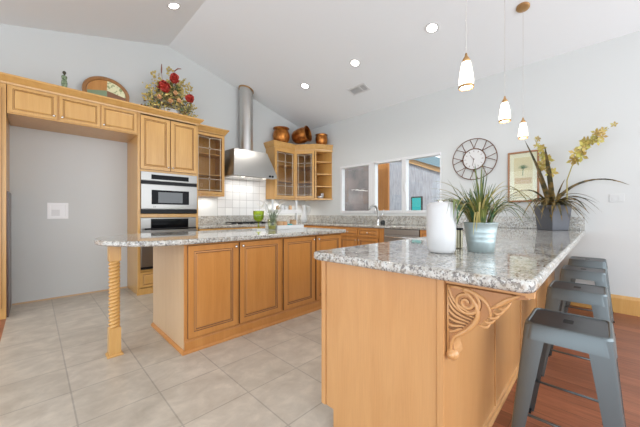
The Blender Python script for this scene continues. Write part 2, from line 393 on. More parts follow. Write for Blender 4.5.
d = door(tw, (1.03, T, .10), (1, 0, 0), (0, -1, 0), .76, .21, M['maple'], None, 'drawer', SMALL)
for k in (.2, .56): knob(d, (1.03 + k, T, .205), (0, -1, 0))
bm = B(); box(bm, .99, 1.83, T - .012, T, 0, .085); obj('base_moulding', bm, M['maple'], tw, bev=.004)

al = thing('refrigerator_surround', 'honey maple cabinets bridging the empty refrigerator alcove', 'cabinet', (.4, 4.8, 2.19))
bm = B(); hbody(bm, -.20, 1.0, T + .001, YL - .001, 2.19, 2.5); obj('body', bm, M['maple'], al, bev=.002)
for x0, x1, k in ((-.188, .192, .355), (.212, .590, .025), (.602, .985, .025)):
    door(al, (x0, T, 2.205), (1, 0, 0), (0, -1, 0), x1 - x0, .285, M['maple'], (k, .035), rings=SMALL)
def crown_run(parent, x0, x1, ret):
    bm = B(); path = [(x0, T), (x1, T)] + ([(x1, 4.715)] if ret else [])
    sweep(bm, path, ctop(.065, 2.5, 2.592)); slab(bm, [(x0, T + .002), (x1 - .002, T + .002), (x1 - .002, YL - .001), (x0, YL - .001)], 2.571, 2.591)
    return obj('crown_moulding', bm, M['maple'], parent)
crown_run(al, -.2035, .9985, False); crown_run(tw, 1.0, 1.82, True)
bm = bx(-.198, .998, T - .001, T + .018, 2.19, 2.5); obj('face_frame', bm, M['maple'], al, bev=.002)
lp = thing('pantry_cabinet', 'tall honey maple cabinet at far left edge, left of the alcove', 'cabinet', (-.6, 4.8, 0))
bm = B(); box(bm, -1.1, -.205, T + .001, YL - .001, 0, 2.5); obj('body', bm, M['maple'], lp, bev=.002); crown_run(lp, -1.1, -.205, False)
door(lp, (-1.05, T, .12), (1, 0, 0), (0, -1, 0), .40, 2.33, M['maple'], (.37, 1.0)); door(lp, (-.64, T, .12), (1, 0, 0), (0, -1, 0), .40, 2.33, M['maple'], (.03, 1.0))
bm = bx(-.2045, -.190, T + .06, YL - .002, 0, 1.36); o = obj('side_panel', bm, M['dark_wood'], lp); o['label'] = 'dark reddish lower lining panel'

def strip(parent, name, x0, x1, z0, z1, m, y1, th, bev=.002):
    return obj(name, bx(x0, x1, y1 - th, y1, z0, z1), m, parent, bev=bev)
mw = thing('microwave_oven', 'built-in stainless microwave oven with black control panel, above the wall oven', 'microwave', (1.41, 4.5, 1.12))
obj('body', bx(1.037, 1.783, T - .004, T + .45, 1.122, 1.692), M['app_steel'], mw, bev=.003)
strip(mw, 'control_fascia', 1.035, 1.793, 1.585, 1.70, M['app_steel'], T - .004, .022)
strip(mw, 'control_panel', 1.16, 1.665, 1.602, 1.668, M['black_glass'], T - .026, .003, .001)
strip(mw, 'vent', 1.035, 1.793, 1.532, 1.580, M['black'], T - .004, .014)
dd = strip(mw, 'door', 1.035, 1.793, 1.188, 1.526, M['app_steel'], T - .004, .026, .004)
f = strip(dd, 'window_surround', 1.162, 1.668, 1.25, 1.452, M['black_glass'], T - .030, .003, .001)
strip(dd, 'viewing_window', 1.245, 1.575, 1.272, 1.425, M['dark_grey'], T - .033, .002, .0)
strip(mw, 'vent', 1.035, 1.793, 1.122, 1.182, M['black'], T - .004, .016)
bm = B(); 
for k in range(2): sphere(bm, (1.19 + .018 * k, T - .032, 1.212), .006)
obj('button', bm, M['black'], dd)
ov = thing('wall_oven', 'built-in stainless wall oven with black glass, beneath the microwave', 'oven', (1.41, 4.5, .345))
obj('body', bx(1.037, 1.783, T - .004, T + .5, .345, 1.06), M['app_steel'], ov, bev=.003)
strip(ov, 'control_panel', 1.16, 1.665, .885, 1.045, M['black_glass'], T - .004, .012)
dd = strip(ov, 'door', 1.035, 1.793, .385, .875, M['app_steel'], T - .004, .026, .004)
strip(dd, 'viewing_window', 1.2, 1.63, .45, .75, M['black_glass'], T - .030, .003, 0)
bm = B(); tube(bm, [(1.07, T - .065, .905), (1.76, T - .065, .905)], .011, 10)
for x in (1.10, 1.73): tube(bm, [(x, T - .065, .905), (x, T - .005, .895)], .008, 8)
obj('handle', bm, M['black'], ov, smooth=True)
strip(ov, 'vent', 1.035, 1.793, .348, .378, M['black'], T - .004, .014)

# recessed supply box in the alcove wall
wb = thing('supply_box', 'white recessed water supply box in the empty alcove wall', 'outlet', (.226, YL, 1.155))
bm = B(); r = panel(bm, (.125, YL - .008, 1.05), (1, 0, 0), (0, -1, 0), .205, .21, [(0, -.008, 0), (0, .002, 0), (.028, .002, 0), (.030, -.004, 0)])
obj('frame', bm, mat('bright_white_plastic', (.86, .86, .86), .4), wb)
bm = bx(.165, .245, YL - .0075, YL - .0045, 1.09, 1.17); obj('recess', bm, mat('white_plastic', (.72, .72, .72), .5), wb)

# ------------------------------------------------------------ glass wall cabinet and hood
gc = thing('glass_wall_cabinet', 'maple wall cabinet with a leaded glass door between oven tower and hood', 'cabinet', (2.11, 4.95, 1.42))
bm = B(); hbody(bm, 1.825, 2.40, 4.80, YL - .001, 1.42, 2.5)
for z in (1.78, 2.14): box(bm, 1.845, 2.38, 4.82, YL - .012, z, z + .018)
box(bm, 1.825, 1.87, 4.782, 4.80, 1.42, 2.5); box(bm, 2.375, 2.40, 4.782, 4.80, 1.42, 2.5); box(bm, 1.87, 2.375, 4.782, 4.80, 1.42, 1.452)
obj('body', bm, M['maple'], gc, bev=.002)
glass_door(gc, (1.86, 4.78, 1.455), (1, 0, 0), (0, -1, 0), .525, 1.03, M['maple'])
bm = B(); sweep(bm, [(1.825, 4.78), (2.40, 4.78), (2.40, YL - .003)], ctop(.06, 2.5, 2.6)); slab(bm, [(1.827, 4.79), (2.39, 4.79), (2.39, YL - .003), (1.827, YL - .003)], 2.57, 2.598)
obj('crown_moulding', bm, M['maple'], gc)
for k, (x, h, m_) in enumerate(((2.0, .07, 'ceramic'), (2.12, .06, 'pale_glass'), (2.25, .065, 'ceramic'))):
    bm = B(); lathe(bm, [(.022, 0), (.03, .01), (.034, h), (.030, h), (.026, .012), (.01, .008)], (x, 4.9, 1.441), 16, caps=False)
    o = obj('glass_cup', bm, M[m_], origin=(x, 4.9, 1.441), smooth=True, recalc=True)
    for f_ in (): pass
    tag(o, ('small white cup at left on the bottom shelf behind the leaded door', 'clear cup in the middle of the bottom shelf behind the leaded door', 'small white cup at right on the bottom shelf behind the leaded door')[k], 'cup', 'cups in the glass wall cabinet')

def under_light(parent, x, y, z, sx, sy, e):
    l = bpy.data.lights.new('underside_fill', 'AREA'); l.shape = 'RECTANGLE'; l.size = sx; l.size_y = sy; l.energy = e; l.color = (1, .97, .93)
    o = bpy.data.objects.new('underside_fill', l); o.location = Vector((x, y, z)) - wloc(parent); o.parent = parent; C.objects.link(o)
under_light(gc, 2.11, 4.95, 1.412, .40, .08, 1.6)  # added fill to brighten the wall below the cabinet, no fixture modelled
hd = thing('range_hood', 'stainless steel range hood with round duct rising to the ceiling', 'range hood', (2.885, 4.8, 1.79))
x0, x1 = 2.43, 3.34
bm = B()
lo = [bm.verts.new(p) for p in ((x0, T, 1.86), (x1, T, 1.86), (x1, YL - .002, 1.86), (x0, YL - .002, 1.86))]
hi = [bm.verts.new(p) for p in ((x0 + .10, 4.68, 2.30), (x1 - .10, 4.68, 2.30), (x1 - .10, YL - .002, 2.30), (x0 + .10, YL - .002, 2.30))]
bo = [bm.verts.new(p) for p in ((x0, T, 1.79), (x1, T, 1.79), (x1, YL - .002, 1.79), (x0, YL - .002, 1.79))]
ring_faces(bm, bo, lo); ring_faces(bm, lo, hi); bm.faces.new(hi); bm.faces.new(bo)
obj('canopy', bm, M['steel'], hd, bev=.006)
bm = B()
for k in range(3): box(bm, x0 + .04 + k * .28, x0 + .31 + k * .28, T + .05, YL - .1, 1.783, 1.789)
obj('filter', bm, M['nickel'], hd)
for x in (3.17, 3.235):
    bm = B(); lathe(bm, [(.020, 0), (.020, .018), (.014, .022)], (x, T - .001, 1.825), 14, mtx=Matrix.Rotation(R(90), 3, 'X')); obj('dial', bm, M['black'], hd, smooth='angle')
for x in (2.66, 3.11):
    bm = B(); lathe(bm, [(.035, -.003), (.035, .003)], (x, T + .09, 1.780), 16); obj('lamp', bm, emis('hood_lamp', (1, .95, .85), 1.0), hd)
under_light(hd, 2.885, 4.85, 1.775, .6, .2, 2.0)  # gives the light of the two hood lamps
DX, DY, DR = 2.935, 4.955, .128
bm = B(); seg = 32; a = []; b2 = []
for k in range(seg):
    an = 2 * math.pi * k / seg; x, y = DX + DR * math.cos(an), DY + DR * math.sin(an)
    a.append(bm.verts.new((x, y, 2.30))); b2.append(bm.verts.new((x, y, ceil(x) - .002)))
ring_faces(bm, a, b2); obj('duct', bm, mat('duct_steel', (.60, .59, .57), .3, 1.0), hd, smooth=True)
bm = B(); lathe(bm, [(DR + .001, 0), (DR + .012, 0), (DR + .012, .03), (DR + .001, .03)], (DX, DY, 2.302), 32); obj('collar', bm, M['steel'], hd, smooth='angle')
bm = B(); r0, r1, r2, r3 = [], [], [], []
for k in range(seg):
    an = 2 * math.pi * k / seg
    for rr_, dz, L in ((DR + .001, .025, r0), (DR + .016, .025, r1), (DR + .016, .004, r2), (DR + .001, .004, r3)):
        x, y = DX + rr_ * math.cos(an), DY + rr_ * math.sin(an); L.append(bm.verts.new((x, y, ceil(x) - dz)))
ring_faces(bm, r0, r1); ring_faces(bm, r1, r2); ring_faces(bm, r2, r3); obj('ceiling_ring', bm, M['brass'], hd)

# ------------------------------------------------------------ corner wall cabinet
cc = thing('corner_wall_cabinet', 'maple corner wall cabinet with two leaded glass doors and open end shelves', 'cabinet', (4.1, 4.8, 1.42))
PA, PB, PC, PD, PE, PF = (3.50, 4.80), (4.05, 4.80), (4.31, 4.43), (XW - .002, 4.22), (XW - .002, YL - .002), (3.50, YL - .002)
foot = [PA, PB, PC, PD, PE, PF]
bm = B()
for z0, z1 in ((1.42, 1.45), (2.47, 2.5)): slab(bm, foot, z0, z1)
for z in (1.80, 2.15): slab(bm, [(3.52, 4.83), (4.06, 4.83), (4.33, 4.47), (4.60, 4.72), (4.62, 5.09), (3.52, 5.09)], z, z + .018)
for z in (1.70, 1.97, 2.24): slab(bm, [(4.335, 4.43), (XW - .01, 4.235), (XW - .01, 4.72)], z, z + .018)
box(bm, 3.50, 3.52, 4.80, YL - .002, 1.45, 2.47); box(bm, 3.52, XW - .01, YL - .012, YL - .003, 1.45, 2.47); box(bm, XW - .011, XW - .003, 4.24, YL - .012, 1.45, 2.47)
slab(bm, [(4.31, 4.43), (4.33, 4.415), (XW - .01, 4.72), (XW - .025, 4.74)], 1.45, 2.47)
obj('body', bm, M['maple'], cc, bev=.0015)
glass_door(cc, (3.505, 4.795, 1.455), (1, 0, 0), (0, -1, 0), .53, 1.01, M['maple'])
ex = Vector((PC[0] - PB[0], PC[1] - PB[1], 0)); L = ex.length; ex.normalize(); nn = Vector((ex.y, -ex.x, 0))
glass_door(cc, Vector((PB[0], PB[1], 1.455)) + ex * .012 + nn * .004, ex, nn, L - .03, 1.01, M['maple'])
bm = B(); sweep(bm, [(3.50, YL - .003), PA, PB, PC, (XW - .003, 4.235)], ctop(.06, 2.5, 2.62)); slab(bm, foot, 2.595, 2.618)
obj('crown_moulding', bm, M['maple'], cc)
for (x, y), r_, h_, (lab, m_) in zip(((4.45, 4.42), (4.56, 4.46)), (.05, .035), (.05, .12), (('low white bowl on the lowest open corner shelf', 'ceramic'), ('small white pot on the lowest open corner shelf', 'ceramic'))):
    bm = B(); lathe(bm, [(r_ * .5, 0), (r_, h_ * .6), (r_, h_), (r_ * .85, h_), (r_ * .4, .01)], (x, y, 1.451), 16); o = obj('bowl' if h_ < .1 else 'pot', bm, M[m_], origin=(x, y, 1.451), smooth=True); tag(o, lab, 'bowl' if h_ < .1 else 'pot')

for x_, y_ in ((3.75, 4.97), (4.3, 4.85)):
    l_ = bpy.data.lights.new('cabinet_fill_spot', 'SPOT'); l_.energy = 7; l_.spot_size = R(150); l_.spot_blend = .9; l_.shadow_soft_size = .02; l_.color = (1, .97, .93)  # added fill spots brightening the corner wall, no fixtures modelled
    o_ = bpy.data.objects.new('cabinet_fill_spot', l_); o_.location = Vector((x_, y_, 1.41)) - wloc(cc); o_.parent = cc; C.objects.link(o_)
# copper pots
def pot(name, prof, loc, rot, lab, lip=.006):
    t = thing(name, lab, 'pot', loc, 'copper pots on the corner cabinet')
    bm = B(); inner = [(max(r - lip, .002), z + (lip if i == 0 else 0)) for i, (r, z) in enumerate(prof)][::-1]
    lathe(bm, prof + inner, loc, 32, 0, True, rot); o = obj('body', bm, M['copper'], t, smooth='angle')
    r, z = prof[-1]; bm = B(); lathe(bm, [(r - .004, z - .012), (r + .008, z - .010), (r + .008, z + .002), (r - .004, z + .002)], loc, 32, 0, False, rot); obj('rim', bm, M['copper'], t, smooth='angle')
    r2, z2 = prof[0]; bm = B(); lathe(bm, [(r * .05, z - .05 - (z - .05) * .6), (r * .86, z - .05 - (z - .05) * .6)], loc, 32, 0, True, rot)
    obj('mouth_shade', bm, M['black'], t)  # black disc stands in for the shade inside the pot
    return t
I3 = Matrix.Identity(3)
pot('copper_pot', [(.13, 0), (.165, .06), (.185, .14), (.18, .21), (.155, .27), (.145, .30), (.165, .33)], (3.76, 4.91, 2.62), I3, 'tall upright hammered copper pot, leftmost on the corner cabinet')
rot = Matrix.Rotation(R(-70), 3, 'Z') @ Matrix.Rotation(R(80), 3, 'Y')
pot('copper_cauldron', [(.05, 0), (.11, .03), (.15, .10), (.165, .20), (.165, .29), (.15, .34), (.165, .39)], (4.075, 4.90, 2.79), rot, 'copper pot lying tipped on its side with dark mouth facing right')
pot('copper_pot', [(.10, 0), (.125, .05), (.135, .11), (.13, .17), (.118, .20), (.125, .225)], (4.46, 4.385, 2.62), I3, 'small squat copper pot, rightmost above the open shelves')

# ------------------------------------------------------------ countertops
def rounded(pts, rad):
    """replace corners by arcs; rad per corner"""
    out = []; n = len(pts)
    for i in range(n):
        p, a, b = Vector(pts[i]), Vector(pts[i - 1]), Vector(pts[(i + 1) % n]); r = rad[i]
        if r <= 0: out.append(tuple(p)); continue
        u, v = (a - p).normalized(), (b - p).normalized()
        for k in range(7):
            t = k / 6; out.append(tuple((p + u * r) * (1 - t) ** 2 + p * 2 * t * (1 - t) + (p + v * r) * t ** 2))
    return out
ZC = .92; TH = .042
bm = B(); slab(bm, rounded([(1.822, YL - .002), (1.822, 4.46), (3.99, 4.46), (3.99, 1.10), (1.03, 1.10), (1.03, .14), (XW - .002, .14), (XW - .002, YL - .002)],
                           [0, 0, 0, .02, .06, .05, 0, 0]), ZC - TH, ZC)
o = obj('granite_worktop', bm, M['granite'], origin=(3, 2.5, ZC - TH), bev=.014, seg=4); tag(o, 'speckled grey granite worktop running round the walls and over the peninsula with stools', 'countertop')
bm = B(); sweep(bm, [(1.823, YL - .002), (XW - .002, YL - .002), (XW - .002, .15)], [(0, ZC + .001), (.022, ZC + .001), (.022, 1.078), (0, 1.078)])
o = obj('granite_backsplash', bm, M['granite'], origin=(4, 4, ZC), bev=.003); tag(o, 'low speckled granite upstand along both kitchen walls', 'backsplash')
bm = B(); pts = [(2.80, 2.27), (2.80, 3.31)]; 
arc = [(.86 - .53 * math.sin(t), 2.79 + .52 * math.cos(t)) for t in [math.pi * k / 28 for k in range(29)]]
arc = [(.86 - .53 * abs(math.sin(math.pi * k / 28)) ** .9, 2.79 + .52 * math.cos(math.pi * k / 28)) for k in range(29)]
outline = rounded([(2.80, 2.27), (2.80, 3.31)], [0, 0])
bm = B(); slab(bm, [(2.72, 2.27), (2.77, 2.285), (2.80, 2.33), (2.80, 3.31)] + arc, ZC - TH, ZC)
o = obj('island_countertop', bm, M['granite'], origin=(1.6, 2.8, ZC - TH), bev=.014, seg=4); tag(o, 'speckled granite island top with a rounded left end on a twisted post', 'countertop')
bm = bx(2.42, 3.495, YL - .008, YL - .001, 1.079, 2.0); o = obj('wall_tiles', bm, M['splash'], origin=(2.9, YL, 1.08)); tag(o, 'square off-white wall tiles behind the cooktop below the hood', 'tiling')

# ------------------------------------------------------------ island cabinet
isl = thing('island_cabinet', 'amber maple kitchen island cabinet with four raised-panel doors facing us', 'cabinet', (1.8, 2.79, 0))
bm = B(); box(bm, .845, 2.75, 2.375, 3.20, .02, ZC - TH - .001); obj('body', bm, M['maple_pale'], isl, bev=.002)
bm = B(); FZ = ZC - TH - .002; box(bm, .845, 2.76, 2.362, 2.376, .06, FZ); o = obj('face_frame', bm, M['maple_island'], isl, bev=.002)
for x0, x1, kx in ((.868, 1.305, .412), (1.325, 1.795, .025), (1.828, 2.275, .42), (2.302, 2.735, .025)):
    door(isl, (x0, 2.3615, .115), (1, 0, 0), (0, -1, 0), x1 - x0, .745, M['maple_island'], (kx, .71))  
bm = B(); sweep(bm, [(.845, 3.20), (.845, 2.362), (2.76, 2.362), (2.76, 3.20)], [(0, 0), (.020, 0), (.020, .012), (.014, .022), (.003, .028), (0, .028)])
obj('base_moulding', bm, M['maple_island'], isl)
bm = B(); sweep(bm, [(.845, 2.362), (2.76, 2.362)], [(0, .028), (.008, .028), (.008, .09), (0, .1)]); obj('plinth', bm, M['maple_island'], isl)

ip = thing('island_post', 'rope-twist maple post holding up the rounded island end', 'post', (.452, 2.75, 0))
px, py, s = .452, 2.750, .039
bm = B(); box(bm, px - s, px + s, py - s, py + s, 0, .22); sweep(bm, [(px - s, py + s), (px - s, py - s), (px + s, py - s), (px + s, py + s), (px - s, py + s)], [(0, 0), (.014, 0), (.014, .012), (.006, .02), (0, .02)])
obj('foot_block', bm, M['maple'], ip, bev=.002)
obj('top_block', bx(px - s, px + s, py - s, py + s, .745, ZC - TH - .001), M['maple'], ip, bev=.003)
bm = B(); seg = 40; prev = None; NZ = 240
for i in range(NZ + 1):
    z = .22 + .525 * i / NZ; r = []
    for k in range(seg):
        an = 2 * math.pi * k / seg; ph = 2 * an - 2 * math.pi * (z - .22) * 36
        rad = .033 + .006 * (abs(math.cos(ph / 2)) ** .7 * 2 - 1)
        r.append(bm.verts.new((px + rad * math.cos(an), py + rad * math.sin(an), z)))
    if prev: ring_faces(bm, prev, r)
    prev = r
obj('twisted_shaft', bm, M['maple'], ip, smooth=True)

# ------------------------------------------------------------ base cabinets on the walls
ZF = ZC - TH - .002
def base_cab(name, lab, O, ex, n, w, depth, fronts, m=None):
    m = m or M['maple']; O, ex, n = Vector(O), Vector(ex), Vector(n); t = thing(name, lab, 'cabinet', O + ex * (w / 2) - n * (depth / 2))
    def obx(bm, a0, a1, d0, d1, z0, z1):
        p = [O + ex * a0 - n * d0, O + ex * a1 - n * d1]; xs = sorted((p[0].x, p[1].x)); ys = sorted((p[0].y, p[1].y)); box(bm, xs[0], xs[1], ys[0], ys[1], z0, z1)
    bm = B(); obx(bm, .001, w - .001, .001, depth, .10, ZF); obx(bm, .001, w - .001, .075, depth, 0, .10); obj('body', bm, m, t, bev=.002)
    for kind, a0, a1, z0, z1, kx, kz in fronts:
        door(t, O + ex * a0 + Vector((0, 0, z0)), ex, n, a1 - a0, z1 - z0, m, (kx, kz) if kx else None, kind, RAISED if z1 - z0 > .3 else SMALL)
    return t
def std(w, n_=2):
    f = []; k = (w - .01) / n_
    for i in range(n_):
        a0 = .01 + k * i; a1 = a0 + k - .01
        f.append(('drawer', a0, a1, .72, .86, (a1 - a0) / 2, .07)); f.append(('door', a0, a1, .115, .70, (a1 - a0 - .03) if i % 2 == 0 else .03, .54))
    return f
yb = 4.48
base_cab('base_cabinet', 'maple base cabinet beside the oven tower on the hood wall', (1.823, yb, 0), (1, 0, 0), (0, -1, 0), .60, .62, std(.6, 1))
base_cab('base_cabinet', 'wide maple drawer base below the cooktop', (2.425, yb, 0), (1, 0, 0), (0, -1, 0), .92, .62, std(.92, 2))
base_cab('base_cabinet', 'maple base cabinet at the kitchen corner right of the cooktop', (3.347, yb, 0), (1, 0, 0), (0, -1, 0), .665, .62, std(.6, 1))
xb = 4.015
base_cab('sink_cabinet', 'maple sink base cabinet below the faucet, with false drawer front', (xb, 3.47, 0), (0, -1, 0), (-1, 0, 0), .86, .62, std(.86, 2), M['maple_island'])
base_cab('base_cabinet', 'maple base cabinet left of the sink cabinet under the window', (xb, 4.475, 0), (0, -1, 0), (-1, 0, 0), 1.0, .62, std(1.0, 2), M['maple_island'])
obj_f = obj('filler_panel', bx(xb, xb + .6, 2.515, 2.605, 0, ZF), M['maple_island'], origin=(xb + .3, 2.56, 0), bev=.002); tag(obj_f, 'narrow maple filler panel left of the dishwasher', 'panel')
base_cab('base_cabinet', 'maple base cabinet right of the dishwasher in the peninsula corner', (xb, 1.91, 0), (0, -1, 0), (-1, 0, 0), .82, .62, std(.82, 2), M['maple_island'])
dw = thing('dishwasher', 'stainless steel dishwasher under the counter below the window', 'dishwasher', (4.3, 2.21, 0))
obj('body', bx(xb + .002, xb + .6, 1.915, 2.512, .10, ZF), M['dark_grey'], dw)
obj('plinth', bx(xb + .06, xb + .6, 1.92, 2.508, 0, .10), M['black'], dw)
obj('door', bx(xb - .022, xb + .002, 1.918, 2.508, .12, .785), M['steel'], dw, bev=.004)
obj('control_panel', bx(xb - .018, xb + .002, 1.918, 2.508, .79, ZF - .006), M['steel'], dw, bev=.003)
bm = B(); tube(bm, [(xb - .055, 1.97, .75), (xb - .055, 2.46, .75)], .010, 10)
for y in (2.0, 2.43): tube(bm, [(xb - .055, y, .75), (xb - .02, y, .75)], .007, 8)
obj('handle', bm, M['chrome'], dw, smooth=True)

# ------------------------------------------------------------ peninsula
pn = thing('peninsula_cabinet', 'maple peninsula cabinet with plain end panel and carved bracket, nearest to us', 'cabinet', (2.5, .75, 0))
XP = 1.10
bm = B(); box(bm, XP + .02, XW - .02, .445, 1.04, .10, ZF); box(bm, XP + .02, XW - .02, .445, .99, 0, .10); obj('body', bm, M['maple'], pn)
bm = B(); prism(bm, [(.455, 0), (.995, 0), (.995, .10), (1.045, .10), (1.045, ZF), (.455, ZF)], lambda p: (XP, *p), lambda p: (XP + .02, *p)); o = obj('end_panel', bm, M['maple_end'], pn, bev=.002)
bm = B(); box(bm, XP - .006, XP + .02, 1.047, 1.077, .10, ZF); obj('corner_strip', bm, M['maple_end'], pn, bev=.003)
bm = B(); box(bm, XP - .008, XP + .02, .425, .453, 0, ZF); obj('corner_strip', bm, M['maple_end'], pn, bev=.003)
bm = B(); box(bm, XP + .02, XW - .02, .428, .445, 0, ZF); o = obj('side_panel', bm, M['maple_end'], pn)
for k in range(1, 5): x = XP + .02 + k * .70; obj('batten', bx(x - .006, x + .006, .422, .428, .045, ZF), M['maple_end'], pn, bev=.002)
bm = B(); sweep(bm, [(XP + .02, .428), (XW - .02, .428)], [(0, 0), (.016, 0), (.016, .012), (.009, .024), (.009, .036), (0, .042)]); o = obj('base_moulding', bm, M['maple_end'], pn)
for i in range(4):
    x0 = XP + .04 + i * .72
    door(pn, (x0 + .70, 1.058, .115), (-1, 0, 0), (0, 1, 0), .69, .59, M['maple'], (.03, .54)); door(pn, (x0 + .70, 1.058, .72), (-1, 0, 0), (0, 1, 0), .69, .14, M['maple'], (.345, .07), 'drawer', SMALL)
# carved corbel (profile in the y-z plane, broad face towards -x)
def bez(p0, p1, p2, p3, n=10):
    return [tuple((1 - t) ** 3 * a + 3 * t * (1 - t) ** 2 * b + 3 * t * t * (1 - t) * c_ + t ** 3 * d for a, b, c_, d in zip(p0, p1, p2, p3)) for t in [i / n for i in range(n + 1)]]
Y0 = .424; ZT_ = ZF - .02
prof = [(Y0, ZT_), (.175, ZT_), (.165, ZT_ - .012)] + bez((.165, .845), (.20, .838), (.235, .83), (.262, .795), 6)[1:] + bez((.262, .795), (.285, .72), (.35, .715), (.385, .665), 8)[1:] + bez((.385, .665), (.402, .64), (.398, .62), (.392, .605), 5)[1:] + [(.388, .588), (.398, .572), (.415, .570), (Y0, .578)]
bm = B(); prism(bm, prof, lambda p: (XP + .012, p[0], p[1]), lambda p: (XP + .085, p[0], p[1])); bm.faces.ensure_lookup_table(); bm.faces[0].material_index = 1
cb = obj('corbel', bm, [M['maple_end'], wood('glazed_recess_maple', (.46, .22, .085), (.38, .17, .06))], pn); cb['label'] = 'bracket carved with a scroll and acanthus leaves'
bm = B(); XF = XP + .009
def rib(pts, r=.0045, taper=True):
    n = len(pts); r *= 1.2; tube(bm, [(XF + .003, a, b) for a, b in pts], [r * (.45 + .55 * math.sin(math.pi * min(1, .15 + .85 * i / (n - 1)))) if taper else r for i in range(n)], 8)
cy, cz = .352, .795
sp = [(cy - (.008 + .010 * t / 1.0) * math.cos(t * 2.0) * .62, cz + (.008 + .010 * t) * math.sin(t * 2.0) * .62) for t in [i * .16 for i in range(46)]]
rib(sp, .0055, False)
rib([(sp[-1][0], sp[-1][1])] + bez(sp[-1], (.262, .77), (.335, .70), (.392, .66), 12)[1:] + bez((.392, .66), (.408, .63), (.41, .61), (.405, .60), 4)[1:], .0075)
rib(bez((.41, .845), (.30, .85), (.268, .80), (.275, .76), 12), .006)
for k in range(7):
    t = k / 6; rib(bez((.416, .845 - .17 * t), (.405 - .01 * t, .79 - .12 * t), (.375, .765 - .065 * t), (.315 + .05 * t, .757 - .062 * t), 8), .0048)
for k in range(5):
    t = k / 4; rib(bez((.25 + .06 * t, .80 - .075 * t), (.235 + .06 * t, .79 - .07 * t), (.225 + .055 * t, .80 - .08 * t), (.215 + .06 * t, .825 - .085 * t), 6), .0045)
rib([(.417, .85), (.417, .60)], .004, False)
sphere(bm, (XF + .014, .404, .588), .024, seg=16); sphere(bm, (XF - .004, .404, .588), .012, seg=12); rib(bez((.262, .80), (.24, .825), (.21, .84), (.19, .852), 8), .006); rib(bez((.275, .79), (.245, .81), (.22, .83), (.20, .848), 8), .005)
o = obj('carving', bm, M['maple_end'], cb, smooth=True)
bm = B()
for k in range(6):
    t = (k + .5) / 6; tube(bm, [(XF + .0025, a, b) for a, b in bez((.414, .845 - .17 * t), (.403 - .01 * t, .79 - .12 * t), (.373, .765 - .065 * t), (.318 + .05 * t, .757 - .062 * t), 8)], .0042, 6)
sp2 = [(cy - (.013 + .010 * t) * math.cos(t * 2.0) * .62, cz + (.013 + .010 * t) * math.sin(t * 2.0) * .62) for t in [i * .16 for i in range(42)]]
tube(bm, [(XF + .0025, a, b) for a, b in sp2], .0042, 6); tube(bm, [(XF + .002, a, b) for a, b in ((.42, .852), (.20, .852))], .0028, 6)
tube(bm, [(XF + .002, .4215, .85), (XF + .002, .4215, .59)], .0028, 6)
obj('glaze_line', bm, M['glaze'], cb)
bm = B(); box(bm, XP + .002, XP + .10, .170, Y0, ZT_ + .0005, ZF); box(bm, XP + .004, XP + .03, .150, .175, ZT_ - .006, ZT_ + .016); obj('cap_rail', bm, M['maple_end'], cb, bev=.002)

# ------------------------------------------------------------ bar stools
st = thing('bar_stool', 'nearest gunmetal bar stool, beside the peninsula end', 'stool', (0, 0, 0), 'metal bar stools along the peninsula')
ZS = .61; hs = .150
def rsq(h, r, n=6):
    o_ = []
    for cx_, cy_, a0 in ((h - r, h - r, 0), (-h + r, h - r, 90), (-h + r, -h + r, 180), (h - r, -h + r, 270)):
        for k in range(n + 1): a_ = R(a0 + 90 * k / n); o_.append((cx_ + r * math.cos(a_), cy_ + r * math.sin(a_)))
    return o_
bm = B(); prev = None
layers = [(hs + .009, .04, ZS - .075), (hs, .035, ZS - .008), (hs - .004, .033, ZS - .001), (hs - .012, .028, ZS), (hs - .016, .026, ZS - .005)]
for h, r, z in layers:
    ring = [bm.verts.new((x, y, z)) for x, y in rsq(h, r)]
    if prev: ring_faces(bm, prev, ring)
    prev = ring
obj('seat_rim', bm, M['gun'], st, smooth='angle')
bm = B(); outer = rsq(hs - .016, .026); N = len(outer)
def oval(a_, sx=.024, sy=.042): return (sy * math.cos(a_), sx * math.sin(a_))
A_ = [bm.verts.new((x, y, ZS - .005)) for x, y in outer]
Bv = [bm.verts.new((*oval(math.atan2(y, x)), ZS - .004)) for x, y in outer]
Bl = [bm.verts.new((*oval(math.atan2(y, x)), ZS - .016)) for x, y in outer]
ring_faces(bm, A_, Bv); ring_faces(bm, Bv, Bl)
A2 = [bm.verts.new((x, y, ZS - .016)) for x, y in outer]; ring_faces(bm, Bl, A2); ring_faces(bm, A2, A_)
s_o = obj('seat', bm, M['gun_top'], st)
bm = B(); slab(bm, [oval(2 * math.pi * k / 20, .0225, .0405) for k in range(20)], ZS - .0155, ZS - .0046); obj('hole_shade', bm, M['black'], s_o)  # black plug, the shade within the seat's handle hole put in as colour
def stool_leg(sx, sy):
    bm = B(); top, bot = hs - .001, .205; prevs = None
    for i in range(7):
        t = i / 6; z = (ZS - .012) * (1 - t); c_ = top + (bot - top) * t; wd = .045 + .040 * (1 - t); th = .004
        P_ = [(c_ - wd, c_), (c_ - .014, c_), (c_ - .004, c_ - .004), (c_, c_ - .014), (c_, c_ - wd), (c_ - th, c_ - wd), (c_ - th, c_ - .016), (c_ - .016, c_ - th), (c_ - wd, c_ - th)]
        r = [bm.verts.new((x * sx, y * sy, z)) for x, y in P_]
        if prevs: ring_faces(bm, prevs, r)
        else: bm.faces.new(r)
        prevs = r
    bm.faces.new(prevs[::-1]); return bm
for sx in (-1, 1):
    for sy in (-1, 1):
        lg = obj('leg', stool_leg(sx, sy), M['gun'], st, smooth='angle')
        bm = bx(*sorted((sx * .170, sx * .209)), *sorted((sy * .170, sy * .209)), 0, .012); obj('foot_cap', bm, M['black'], lg)
        bm = B(); sphere(bm, (sx * .2, sy * .189, .05), .006, seg=8); obj('rivet', bm, M['chrome'], lg)
def at(z): return hs + (.205 - hs) * (1 - z / (ZS - .012))
